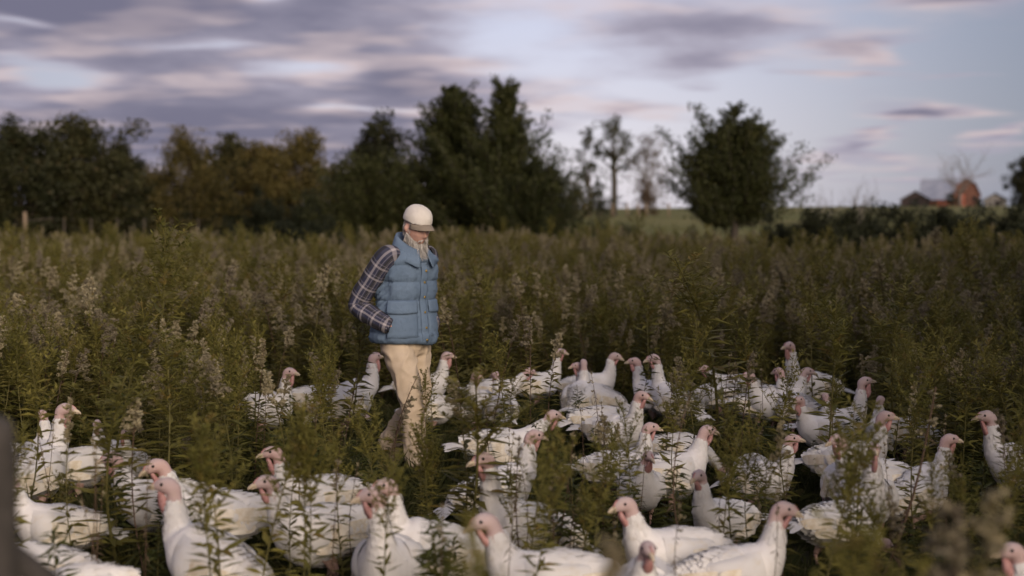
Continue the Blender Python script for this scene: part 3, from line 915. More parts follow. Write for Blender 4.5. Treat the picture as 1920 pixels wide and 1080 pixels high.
# vest: quilted tubes between stitched seams
SEAMS = [.872, .945, 1.15, 1.275, 1.385, 1.50]
def vest_rings():
    zs = np.unique(np.concatenate([np.linspace(.872, 1.50, 90), SEAMS]))
    prof = crom([(.86, .222, .182, -.012), (.95, .228, .186, -.010), (1.05, .214, .166, -.004), (1.15, .206, .150, .004), (1.27, .204, .144, .018),
                 (1.37, .203, .132, .036), (1.42, .190, .122, .048), (1.462, .140, .100, .055), (1.51, .084, .082, .062)], 120)
    out = []
    for z in zs:
        a = np.interp(z, prof[:, 0], prof[:, 1]); b = np.interp(z, prof[:, 0], prof[:, 2]); y = np.interp(z, prof[:, 0], prof[:, 3])
        k = np.searchsorted(SEAMS, z, side='right') - 1
        k = min(max(k, 0), len(SEAMS) - 2)
        t = (z - SEAMS[k]) / (SEAMS[k + 1] - SEAMS[k])
        puff = (1 - abs(2 * t - 1) ** 3.0) * .015 - .007
        if k in (1,): puff *= .5
        out.append((0, y, z, a + puff, b + puff))
    return out
vv, vf = ring_loft(vest_rings(), 80, 2.25)
vf = vf[:-2]
nrm = vv.copy(); nrm[:, 2] = 0; nrm /= np.linalg.norm(nrm, axis=1)[:, None] + 1e-9
ang = np.arctan2(vv[:, 0], vv[:, 1])                    # 0 = front
zc = vv[:, 2]
seam_d = np.min(np.abs(zc[:, None] - np.array(SEAMS)[None]), axis=1)
pucker = np.sin(ang * 46 + np.sin(zc * 30) * 1.5) * np.exp(-(seam_d / .026) ** 2) * .006
rid = 1 - np.abs(noise3(vv * np.array([2.2, 2.2, 1.0]), 38, 61)) * 3.2
folds = noise3(vv * np.array([1.6, 1.6, 1.0]), 24, 3) * .014 + noise3(vv * np.array([2.0, 2.0, .8]), 48, 8) * .006 + np.clip(rid, 0, 1) ** 2 * .007
# creases that run from the armpit down to the pocket
side = np.exp(-((np.abs(ang) - 1.75) / .45) ** 2) * np.exp(-((zc - 1.17) / .10) ** 2)
crease = np.sin(zc * 150 + np.abs(ang) * 26) * .011 * side
plck = np.exp(-(ang / .10) ** 8) * .006               # button placket lies proud
hem = np.exp(-((zc - .872) / .02) ** 2) * -.006
vv += nrm * (pucker + folds + crease + plck + hem)[:, None]
# one corner of the open hem droops forward
vv[:, 2] -= .02 * np.exp(-((ang + .5) / .6) ** 2) * np.clip((.95 - zc) / .08, 0, 1)
vest = obj('vest', make_mesh('vest', vv, vf, True, ('vest_nylon',)), person)
sm = vest.modifiers.new('thickness', 'SOLIDIFY'); sm.thickness = .012; sm.offset = -1
def vest_point(angle, z, out=0.0):
    rr = min(vest_rings(), key=lambda q: abs(q[2] - z))
    t = math.pi / 2 - angle
    c, s = math.cos(t), math.sin(t)
    x = abs(c) ** (2 / 2.25) * math.copysign(1, c) * (rr[3] + out); y = abs(s) ** (2 / 2.25) * math.copysign(1, s) * (rr[4] + out)
    return np.array([x + rr[0], y + rr[1], z])
# angles: positive towards his right (image left)
def patch(name, a0, a1, z0, z1, lift, mat, parent, na=18, nz=8, sag=0.0, edge=.005):
    V = []
    for i in range(nz):
        for j in range(na):
            u, w = j / (na - 1), i / (nz - 1)
            a = a0 + (a1 - a0) * u; z = z0 + (z1 - z0) * w - sag * math.sin(u * math.pi) * (1 - w)
            e = min(u, 1 - u, w, 1 - w)
            V.append(vest_point(a, z, lift + edge * min(1, e * 6)))
    V = np.array(V)
    V += (noise3(V, 60, 5) * .0025)[:, None] * np.array([1, 1, 0])
    o = obj(name, make_mesh(name, V, grid_faces(nz, na, False), True, (mat,)), parent)
    md = o.modifiers.new('thickness', 'SOLIDIFY'); md.thickness = .008; md.offset = -1
    return o
for s in (1, -1):
    pk = patch('pocket', s * .20, s * 1.22, .915, 1.09, .004, 'vest_nylon', vest, sag=.0)
    patch('pocket_flap', s * .20, s * 1.25, 1.075, 1.155, .016, 'vest_nylon', vest, sag=.006)
patch('placket', -.11, .075, .875, 1.40, .005, 'vest_nylon', vest, na=8, nz=40, edge=.004)
for z in (1.345, 1.27, 1.175, 1.075, .975, .895):
    p = vest_point(-.03, z, .017)
    sb = Buf()
    sb.add(*tube([(0, 0, 0), (0, .003, 0), (0, .005, 0)], [.0085, .0085, .004], 12)[:2])
    obj('snap_button', sb.mesh('snap_button', 'brass'), vest, p)
# hem binding where the back is longer
# fold-over collar, open at the throat
V = []
na = 64
for k, (ra, rb_, zb, zf) in enumerate([(.066, .072, 1.490, 1.425), (.080, .084, 1.552, 1.463), (.087, .092, 1.590, 1.478), (.094, .099, 1.592, 1.474),
                                       (.103, .107, 1.570, 1.450), (.118, .120, 1.525, 1.415), (.134, .132, 1.478, 1.382)]):
    for j in range(na):
        a = R(18) + (R(342) - R(18)) * j / (na - 1)           # 0 = front
        fr = (1 + math.cos(a)) / 2
        z = zb + (zf - zb) * fr ** 1.2
        spread = 1 + .10 * fr * (k > 3) * (k - 3)
        tip = .018 * (k > 3) * (k - 3) / 3 * math.exp(-((min(a, 2 * math.pi - a) - R(24)) / .25) ** 2)
        V.append((math.sin(a) * ra * spread, .058 + .012 * (1.6 - z) * 3 + math.cos(a) * rb_ * (1 + .12 * fr), z - tip))
collar = obj('collar', make_mesh('collar', np.array(V), grid_faces(7, na, False), True, ('vest_nylon',)), person)
md = collar.modifiers.new('thickness', 'SOLIDIFY'); md.thickness = .007; md.offset = 0
# dark undershirt round the neck
us, uf = ring_loft([(0, .045, 1.40, .120, .10), (0, .055, 1.45, .078, .080), (0, .062, 1.49, .067, .072), (0, .070, 1.525, .063, .068, -.25), (0, .072, 1.535, .056, .060, -.25)], 32)
obj('undershirt_collar', make_mesh('undershirt_collar', us, uf, True, ('undershirt',)), person)

# plaid sleeves
for s in (1, -1):
    pts = crom([(s * .135, .045, 1.440), np.array(SHO[s]) + [s * .012, 0, 0], np.array(SHO[s]) * .55 + np.array(ELB[s]) * .45 + [s * .016, -.012, 0], np.array(ELB[s]) + [s * .004, -.010, 0],
                np.array(ELB[s]) * .45 + np.array(WRI[s]) * .55 + [s * .012, 0, -.006], np.array(WRI[s]) + [0, 0, 0], np.array(WRI[s]) + [-s * .018, .03, -.014]], 60)
    rad = np.interp(np.linspace(0, 1, 60), [0, .12, .3, .5, .56, .75, .93, 1], [.062, .076, .073, .066, .066, .061, .050, .046])
    tv, tf, tu = tube(pts, rad, 40, True)
    t = np.linspace(0, 1, 60).repeat(40)
    th = np.tile(np.arange(40) * 2 * math.pi / 40, 60)
    cen = pts.repeat(40, 0)
    nr = tv - cen; nr /= np.linalg.norm(nr, axis=1)[:, None]
    w = .0045 * np.sin(t * 62 + 1.8 * np.sin(th + .5)) * np.exp(-((t - .53) / .13) ** 2) + .004 * np.sin(t * 46 + 2 * np.cos(th)) * np.exp(-((t - .9) / .12) ** 2) + noise3(tv, 42, 9 + s) * .004
    tv += nr * w[:, None]
    tu = np.stack([tu[:, 0] * .42, tu[:, 1]], 1)
    sl = obj('sleeve', make_mesh('sleeve', tv, tf, True, ('plaid_flannel',), uvs=tu), person)
    # cuff
    cp = [np.array(WRI[s]) + np.array([-s * .018, .03, -.014]) * q for q in (-.55, .1, .75)]
    cvv, cf, cu_ = tube(cp, [.053, .0525, .0515], 30, True)
    obj('cuff', make_mesh('cuff', cvv, cf, True, ('plaid_flannel',), uvs=np.stack([cu_[:, 0] * .42, cu_[:, 1] + .03], 1)), sl)

# trousers as one remeshed cloth surface
tb = Buf()
tb.add(*ring_loft([(0, -.005, .72 + .06, .120, .095), (0, -.008, .80, .165, .128), (0, -.01, .88, .176, .135), (0, -.005, .96, .170, .130), (0, 0, 1.0, .165, .125)], 40))
for s in (1, -1):
    pts = crom([np.array(HIP[s]) + [0, 0, -.0], np.array(HIP[s]) * .55 + np.array(KNEE[s]) * .45 + [0, .012, 0], np.array(KNEE[s]) + [0, .006, 0],
                np.array(KNEE[s]) * .45 + np.array(ANK[s]) * .55 + [0, -.012, 0], np.array(ANK[s]) + [0, -.012, -.01]], 26)
    tb.add(*tube(pts, np.interp(np.linspace(0, 1, 26), [0, .2, .5, .8, 1], [.100, .096, .076, .072, .076]), 28)[:2])
tr = obj('trousers', tb.mesh('trousers', 'chino'), person)
md = tr.modifiers.new('one_cloth', 'REMESH'); md.mode = 'VOXEL'; md.voxel_size = .009
md = tr.modifiers.new('soften', 'SMOOTH'); md.factor = .5; md.iterations = 8
bake(tr)
me = tr.data
v = np.empty(len(me.vertices) * 3); me.vertices.foreach_get('co', v); v = v.reshape(-1, 3)
nn = np.empty(len(me.vertices) * 3); me.vertices.foreach_get('normal', nn); nn = nn.reshape(-1, 3)
# drag folds at crotch, knees and ankles
rid = np.clip(1 - np.abs(noise3(v * np.array([1.2, 1.2, .9]), 26, 62)) * 3.0, 0, 1) ** 2
fold = noise3(v * np.array([1.3, 1.3, .8]), 30, 4) * .009 + noise3(v, 60, 14) * .003 + rid * .010
fold += np.sin(v[:, 2] * 88 + v[:, 0] * 30 + v[:, 1] * 22) * .005 * np.exp(-((v[:, 2] - .80) / .06) ** 2) * (.5 + .8 * noise3(v, 25, 40))
for s in (1, -1):
    leg = (np.sign(v[:, 0]) == s)
    fold += leg * np.sin(v[:, 2] * 80 + v[:, 1] * 60 * s + v[:, 0] * 40) * .004 * (.4 + noise3(v, 22, 41)) * np.exp(-((v[:, 2] - KNEE[s][2]) / .07) ** 2)
    fold += leg * np.sin(v[:, 2] * 90 + v[:, 1] * 55 + v[:, 0] * 50) * .006 * (.4 + noise3(v, 22, 42)) * np.exp(-((v[:, 2] - ANK[s][2] - .05) / .07) ** 2)
v += nn * fold[:, None]
me.vertices.foreach_set('co', v.ravel()); me.update()
# boots
for s in (1, -1):
    a = np.array(ANK[s]); fd = np.array([0, 1, 0.]) if s == 1 else np.array([0, .86, -.5])
    ud = np.array([0, 0, 1.]) if s == 1 else np.array([0, .5, .86])
    hl = a - fd * .055 - ud * .055
    pts = [a + ud * .05, a - ud * .0, a + fd * .02 - ud * .035, a + fd * .09 - ud * .05, a + fd * .155 - ud * .058, a + fd * .185 - ud * .064]
    bb = Buf()
    bb.add(*tube(crom(pts, 16), np.interp(np.linspace(0, 1, 16), [0, .25, .45, .75, .93, 1], [.050, .056, .056, .046, .036, .012]), 18)[:2])
    bb.add(*tube(crom([a + ud * .02 - fd * .012, hl + ud * .03, hl + fd * .02 + ud * .005], 6), [.046, .046, .044, .043, .042, .036], 16)[:2])
    bt = obj('boot', bb.mesh('boot', 'boot_leather'), person)
    md = bt.modifiers.new('one_leather', 'REMESH'); md.mode = 'VOXEL'; md.voxel_size = .008
    bake(bt)
    so = Buf()
    n_ = 24
    top_ = []; bot_ = []
    for j in range(n_):
        t = 2 * math.pi * j / n_
        q = a + fd * (.062 + .135 * math.cos(t)) + np.array([1, 0, 0]) * (.046 + .004 * math.cos(t)) * math.sin(t) - ud * .082
        top_.append(q); bot_.append(q - ud * .022)
    so.add(top_ + bot_, [tuple(range(n_)), tuple(range(2 * n_ - 1, n_ - 1, -1))] + [(j, n_ + j, n_ + (j + 1) % n_, (j + 1) % n_) for j in range(n_)])
    obj('sole', so.mesh('sole', 'boot_sole'), bt)

# cap: six-panel crown, bill and top button, riding the head
cv_ = []; nu, nv = 60, 22
for i in range(nv):
    ph = (math.pi / 2) * i / (nv - 1)
    for j in range(nu):
        th = 2 * math.pi * j / nu
        rx, ry, rz_ = .0885, .106, .100
        sq = 1 - .05 * (1 - abs(math.sin(th * 3)) ** .35) * .35
        q = math.cos(ph) ** .82
        x = rx * q * math.sin(th) * sq; y = ry * q * math.cos(th) * sq
        z = .050 + rz_ * math.sin(ph) ** .95
        x *= 1 + .02 * math.sin(ph * 2); 
        cv_.append((x, y - .004, z))
cv_ = np.array(cv_)
# soft crown: dents and the panel seams
dent = noise3(cv_ * np.array([1, 1, 1.4]), 46, 77) * .006 * np.clip((cv_[:, 2] - .05) / .04, 0, 1)
cv_ += dent[:, None] * (cv_ / (np.linalg.norm(cv_, axis=1)[:, None] + 1e-6))
cv_ += noise3(cv_, 90, 21)[:, None] * .0022 * (cv_ / (np.linalg.norm(cv_, axis=1)[:, None] + 1e-6))
cap = obj('cap', make_mesh('cap', head_xf(cv_), grid_faces(nv, nu), True, ('cap_cotton',)), person)
md = cap.modifiers.new('thickness', 'SOLIDIFY'); md.thickness = .003
bv = []
nr_, nc_ = 12, 30
for i in range(nr_):
    r_ = i / (nr_ - 1)
    for j in range(nc_):
        t = -1 + 2 * j / (nc_ - 1)
        ba = t * R(68)
        x0, y0 = .0875 * math.sin(ba), .102 * math.cos(ba) - .004
        ln = .068 * (1 - abs(t) ** 2.4)
        x = x0 * (1 - .05 * r_); y = y0 + ln * r_
        z = .056 - .24 * x * x / .0875 * (1 + .8 * r_) - .014 * r_ * r_ - .006 * r_
        bv.append((x, y, z))
bill = obj('bill', make_mesh('bill', head_xf(np.array(bv)), grid_faces(nr_, nc_, False), True, ('cap_bill',)), cap)
md = bill.modifiers.new('thickness', 'SOLIDIFY'); md.thickness = .004; md.offset = 0
bb = Buf(); bb.add(*tube([(0, -.004, .148), (0, -.004, .153), (0, -.004, .155)], [.008, .007, .003], 12)[:2])
bb.v[0] = head_xf(bb.v[0])
obj('cap_button', bb.mesh('cap_button', 'cap_bill'), cap)
# stitched band round the crown's lower edge
bd = []
for i, z in enumerate((.050, .064)):
    for j in range(nu):
        th = 2 * math.pi * j / nu
        bd.append((.0905 * math.sin(th), .1078 * math.cos(th) - .004, z))
obj('cap_band', make_mesh('cap_band', head_xf(np.array(bd)), grid_faces(2, nu), True, ('cap_cotton',)), cap)

# beard: locks of hair rooted along jaw, chin and cheeks
rng = np.random.default_rng(31)
hb = Buf()
def lock(p, d, ln, w):
    d = d / np.linalg.norm(d)
    s = np.cross(d, rng.normal(0, 1, 3)); s /= np.linalg.norm(s)
    nn_ = np.cross(d, s)
    cur = rng.normal(0, .20, 2)
    V = []
    for t in (0, .35, .7, 1):
        c = p + d * ln * t + nn_ * ln * cur[0] * t * t + s * ln * cur[1] * t * t
        ww = w * (1 - t ** 2 * .85)
        V += [c - s * ww, c + nn_ * ww * .6, c + s * ww]
    hb.add(V, [(0, 1, 4, 3), (1, 2, 5, 4), (3, 4, 7, 6), (4, 5, 8, 7), (6, 7, 10, 9), (7, 8, 11, 10)])
for k in range(3600):
    th = rng.uniform(-1.62, 1.62)
    fr = math.cos(th)
    z = rng.uniform(-.112, np.interp(abs(th), [0, .5, .9, 1.15, 1.5], [-.080, -.076, -.066, -.050, -.026]))
    k_ = max(0, -z / .118)
    sx = .076 * math.sqrt(max(.05, 1 - (z / .122) ** 2)) * (1 - .25 * k_ ** 1.5); sy = (.097 * math.sqrt(max(.05, 1 - (z / .122) ** 2)) * (1 - .1 * k_) + .018 * k_)
    if abs(th) < .52 and z > -.084 + rng.normal(0, .004): continue
    z += rng.normal(0, .005)
    p = np.array([math.sin(th) * sx, math.cos(th) * sy, z])
    d = np.array([-math.sin(th) * .10, .30 + .10 * fr, -1.0]) + rng.normal(0, .13, 3)
    p[0] *= .97; d[0] -= .20 * math.sin(th) * max(0, fr)
    ln = rng.uniform(.030, .054) + .046 * max(0, fr) ** 1.2 * np.clip((-z - .03) / .06, 0, 1)
    lock(p + np.array([math.sin(th), math.cos(th), 0]) * rng.uniform(0, .016), d, ln, rng.uniform(.0010, .0022))
for k in range(60):      # thin moustache
    s_ = rng.choice([-1, 1]); u_ = rng.uniform(0, 1)
    lock(np.array([s_ * (.006 + .026 * u_), .104 - .014 * u_, -.046 - .012 * u_ + rng.normal(0, .002)]), np.array([s_ * .6, .25, -1.0]) + rng.normal(0, .15, 3), rng.uniform(.010, .018), .0016)
# the dense mat of hair under the locks
bs = []
nth, nz_ = 31, 12
for i in range(nz_):
    v_ = i / (nz_ - 1)
    for j in range(nth):
        th = -1.52 + 3.04 * j / (nth - 1); fr = max(0, math.cos(th))
        zt = np.interp(abs(th), [0, .3, .5, .9, 1.15, 1.5], [-.084, -.084, -.074, -.062, -.046, -.022])
        zb = -.100 - .075 * fr ** 1.3
        z = zt + (zb - zt) * v_
        zc = max(z, -.108); k_ = max(0, -zc / .118); q_ = math.sqrt(max(.05, 1 - (zc / .122) ** 2))
        sx = .076 * q_ * (1 - .25 * k_ ** 1.5) + .007 * math.sin(min(1, v_ * 4) * 1.57); sy = .097 * q_ * (1 - .1 * k_) + .018 * k_ + .007 * math.sin(min(1, v_ * 4) * 1.57)
        below = max(0, -.108 - z)
        bs.append((math.sin(th) * (sx + .012 * below / .05) * (1 - .25 * below / .07), math.cos(th) * (sy * (1 - .1 * below / .07)) + .02 * below / .05, z))
bs = np.array(bs); bs += rng.normal(0, .0016, bs.shape)
f_ = grid_faces(nz_, nth, False)
hb.add(bs, f_)
inner = bs * np.array([.8, .8, 1]); hb.add(inner, [q[::-1] for q in f_])
hb.v = [head_xf(np.concatenate(hb.v))]
beard = obj('beard', hb.mesh('beard', 'beard_hair'), person)
hb = Buf()
for k in range(500):       # cropped grey hair below the cap
    th = rng.choice([-1, 1]) * rng.uniform(1.15, 3.14)
    z = rng.uniform(-.055 if abs(th) > 2 else -.03, .050)
    if 1.36 < abs(th) < 1.95 and z < .036: continue
    if abs(th) < 1.4 and z < -.02: continue
    sx = .0775 * math.sqrt(1 - (z / .122) ** 2); sy = .098 * math.sqrt(1 - (z / .122) ** 2) * (1 + (.35 * z / .118 if z < 0 else 0))
    lock(np.array([math.sin(th) * sx, math.cos(th) * sy, z]), np.array([math.sin(th) * .2, math.cos(th) * .2, -1.]) + rng.normal(0, .2, 3), rng.uniform(.012, .024), .003)
hb.v = [head_xf(np.concatenate(hb.v))]
obj('hair', hb.mesh('hair', 'beard_hair'), person)
# eyes and brows under the bill
for s in (1, -1):
    eb = Buf(); vs, fs, _ = tube([(0, -.006, 0), (0, 0, 0), (0, .005, 0)], [.009, .011, .006], 12)
    eb.add(head_xf(vs + np.array([s * .031, .076, .008])), fs)
    obj('eye', eb.mesh('eye', 'eye_dark'), person)
    hb = Buf()
    for k in range(40):
        lock(np.array([s * rng.uniform(.012, .050), .093 - rng.uniform(0, .006), .028 + rng.uniform(-.004, .004)]), np.array([s * 1.0, .4, -.1]) + rng.normal(0, .3, 3), .012, .0018)
    hb.v = [head_xf(np.concatenate(hb.v))]
    obj('eyebrow', hb.mesh('eyebrow', 'beard_hair'), person)

# ------------------------------------------------------------------ turkeys
# spine of a bird facing +x: rows of (x, z, half width, half height); bare skin starts at the throat
BODY = [(-.35, .475, .018, .018), (-.31, .470, .060, .050), (-.23, .455, .118, .104), (-.11, .430, .168, .156), (.02, .415, .190, .186), (.12, .420, .186, .188)]
NECKS = {
    'up':      [(.205, .480, .150, .150), (.250, .560, .100, .104), (.272, .640, .070, .074), (.280, .700, .058, .061), (.282, .748, .046, .050), (.284, .780, .040, .044)],
    'stretch': [(.205, .485, .145, .150), (.250, .575, .096, .100), (.272, .670, .066, .070), (.280, .745, .056, .059), (.282, .805, .043, .047), (.284, .845, .038, .042)],
    'rest':    [(.205, .475, .155, .155), (.255, .545, .112, .112), (.285, .605, .082, .084), (.302, .660, .062, .064), (.312, .700, .050, .053), (.322, .728, .042, .046)],
    'fwd':     [(.210, .465, .150, .150), (.275, .520, .108, .106), (.335, .570, .078, .078), (.385, .612, .059, .060), (.425, .645, .048, .051), (.455, .668, .041, .045)],
    'low':     [(.215, .420, .148, .146), (.290, .395, .105, .102), (.365, .345, .074, .074), (.430, .285, .056, .057), (.480, .225, .046, .048), (.515, .180, .040, .043)],
}
HEADS = {'up': .0, 'stretch': .0, 'rest': -.05, 'fwd': -.15, 'low': -.85}
WHITE = np.array([.80, .775, .745]); PINK = np.array([.52, .355, .325]); LILAC = np.array([.48, .41, .41]); RED = np.array([.45, .23, .205])

HK = 1.18       # size of the head
def rot2(x, z, a, cx, cz):
    c, s = math.cos(a), math.sin(a)
    return cx + (x - cx) * c - (z - cz) * s, cz + (x - cx) * s + (z - cz) * c

def turkey_geometry(post, pitch, turn, tilt, rng, red):
    ctl = [list(r) for r in BODY + NECKS[post]]
    for k, r in enumerate(ctl):
        if k < 7:
            r[0], r[1] = rot2(r[0], r[1], pitch * (1 if k < 6 else .6), 0.05, .42)
            fat = 1 + rng.normal(0, .02)
            r[2] *= fat; r[3] *= fat
    nb = len(ctl)
    # head rows continue the neck and then bend forward
    hx, hz = ctl[-1][0], ctl[-1][1]
    ha = HEADS[post] + tilt
    for (dx, dz, w, h) in [(.010, .030, .037, .041), (.034, .046, .039, .042), (.064, .046, .034, .036), (.090, .038, .023, .025), (.102, .033, .014, .016)]:
        x, z = rot2(hx + dx * HK, hz + dz * HK, ha, hx, hz)
        ctl.append([x, z, w * HK, h * HK])
    ctl = np.array(ctl)
    N, NS = 60, 22
    sp = crom(ctl, N)
    s = np.linspace(0, len(ctl) - 1, N)
    P = np.stack([sp[:, 0], np.zeros(N), sp[:, 1]], 1)
    T = np.gradient(P, axis=0)
    # the head's rings turn with the beak line, the neck's with the neck
    T /= np.linalg.norm(T, axis=1)[:, None]
    for _ in range(2):
        T[1:-1] = (T[:-2] + T[1:-1] * 2 + T[2:]) / 4
        T /= np.linalg.norm(T, axis=1)[:, None]
    Y = np.array([0, 1.0, 0])
    Nn = np.cross(T, Y)                       # toward the belly / throat or back
    Nn = -Nn if Nn[N // 4][2] < 0 else Nn
    th = np.arange(NS) * 2 * math.pi / NS
    V = P[:, None] + Y[None, None] * (np.cos(th)[None, :, None] * sp[:, 2][:, None, None]) + Nn[:, None] * (np.sin(th)[None, :, None] * sp[:, 3][:, None, None])
    # keel: the breast is deeper and a little narrower below
    body_w = np.clip(1 - np.abs(s - 4.5) / 3.2, 0, 1)[:, None]
    low = np.clip(-np.sin(th), 0, 1)[None]
    V[..., 1] *= 1 - .18 * body_w * low
    V[..., 2] -= .022 * body_w * low
    bumps = .006 * np.sin(V[..., 0] * 70 + th[None] * 3) * np.clip((s - nb) / 1.5, 0, 1)[:, None]
    V += Nn[:, None] * 0 + (V - P[:, None]) * (bumps / .05)[..., None] * .35
    # colours
    sk = np.clip((s - (nb - 3.0 - red * .8)) / 2.2, 0, 1); sk = (sk * sk * (3 - 2 * sk))[:, None]
    sk = np.clip(sk + (sk * (1 - sk)) * rng.normal(0, .9, (N, NS)), 0, 1)
    thr = np.clip(np.sin(-th), 0, 1)[None] * np.clip(1 - (s - nb - 1.5) / 2.2, 0, 1)[:, None]
    crown = np.clip(np.sin(th), 0, 1)[None] * np.clip((s - nb) / 1.5, 0, 1)[:, None]
    pale = rng.uniform(0, 1)
    PK = PINK * (1 - .5 * pale) + LILAC * .5 * pale
    skin = PK[None, None] * (1 - .6 * crown)[..., None] + LILAC[None, None] * (.6 * crown)[..., None]
    skin = skin * (1 - (thr * .55 * red))[..., None] + RED[None, None] * (thr * .55 * red)[..., None]
    colr = WHITE[None, None] * (1 - sk)[..., None] + skin * sk[..., None]
    colr = np.concatenate([colr, np.ones(colr.shape[:2] + (1,))], -1)
    # turning the head about the neck
    w = np.clip((s - 6.5) / (nb - 6.5), 0, 1); w = w * w * (3 - 2 * w)
    px, pz = ctl[nb - 4][0], 0
    def turn_pts(pts, ww):
        a = turn * ww
        c, sn = np.cos(a), np.sin(a)
        x = pts[..., 0] - px; y = pts[..., 1]
        out = pts.copy()
        out[..., 0] = px + x * c - y * sn; out[..., 1] = x * sn + y * c
        return out
    V = turn_pts(V, np.broadcast_to(w[:, None], V.shape[:2]))
    Pt = turn_pts(P, w)
    Tt = np.gradient(Pt, axis=0); Tt /= np.linalg.norm(Tt, axis=1)[:, None]
    one = lambda q: turn_pts(np.array(q, float), np.ones(len(q)))
    return dict(V=V, P=Pt, T=Tt, s=s, nb=nb, N=N, NS=NS, th=th, col=colr, sp=sp, ctl=ctl, turn=one, ha=ha, hx=hx, hz=hz)

def feather(p, d, n, L, W, lift):
    """vectorised shingle feathers: p roots, d directions to the tail, n outward"""
    sd = np.cross(d, n)
    tip = p + d * L[:, None] + n * (L * lift)[:, None]
    m1 = p + d * (L * .55)[:, None] + n * (L * lift * .75 + L * .05)[:, None]
    v = np.stack([p - sd * (W * .30)[:, None], p + sd * (W * .30)[:, None], m1 + sd * (W * .5)[:, None], m1 - sd * (W * .5)[:, None],
                  tip + sd * (W * .16)[:, None], tip - sd * (W * .16)[:, None]], 1).reshape(-1, 3)
    i = np.arange(len(p)) * 6
    f = np.concatenate([np.stack([i, i + 1, i + 2, i + 3], 1), np.stack([i + 3, i + 2, i + 4, i + 5], 1)])
    return v, f.tolist()

def long_feather(buf, root, tip, normal, w, bend=.02):
    root, tip, normal = map(lambda q: np.asarray(q, float), (root, tip, normal))
    d = tip - root; L = np.linalg.norm(d); d /= L
    sd = np.cross(d, normal); sd /= np.linalg.norm(sd)
    V = []
    for t, k in ((0, .35), (.3, .85), (.65, 1.0), (.9, .8), (1.0, .25)):
        c = root + d * L * t + normal * bend * math.sin(t * math.pi)
        V += [c - sd * w * k, c + normal * w * .18 * k, c + sd * w * k]
    f = []
    for i in range(4):
        f += [(i * 3, i * 3 + 1, i * 3 + 4, i * 3 + 3), (i * 3 + 1, i * 3 + 2, i * 3 + 5, i * 3 + 4)]
    buf.add(V, f)

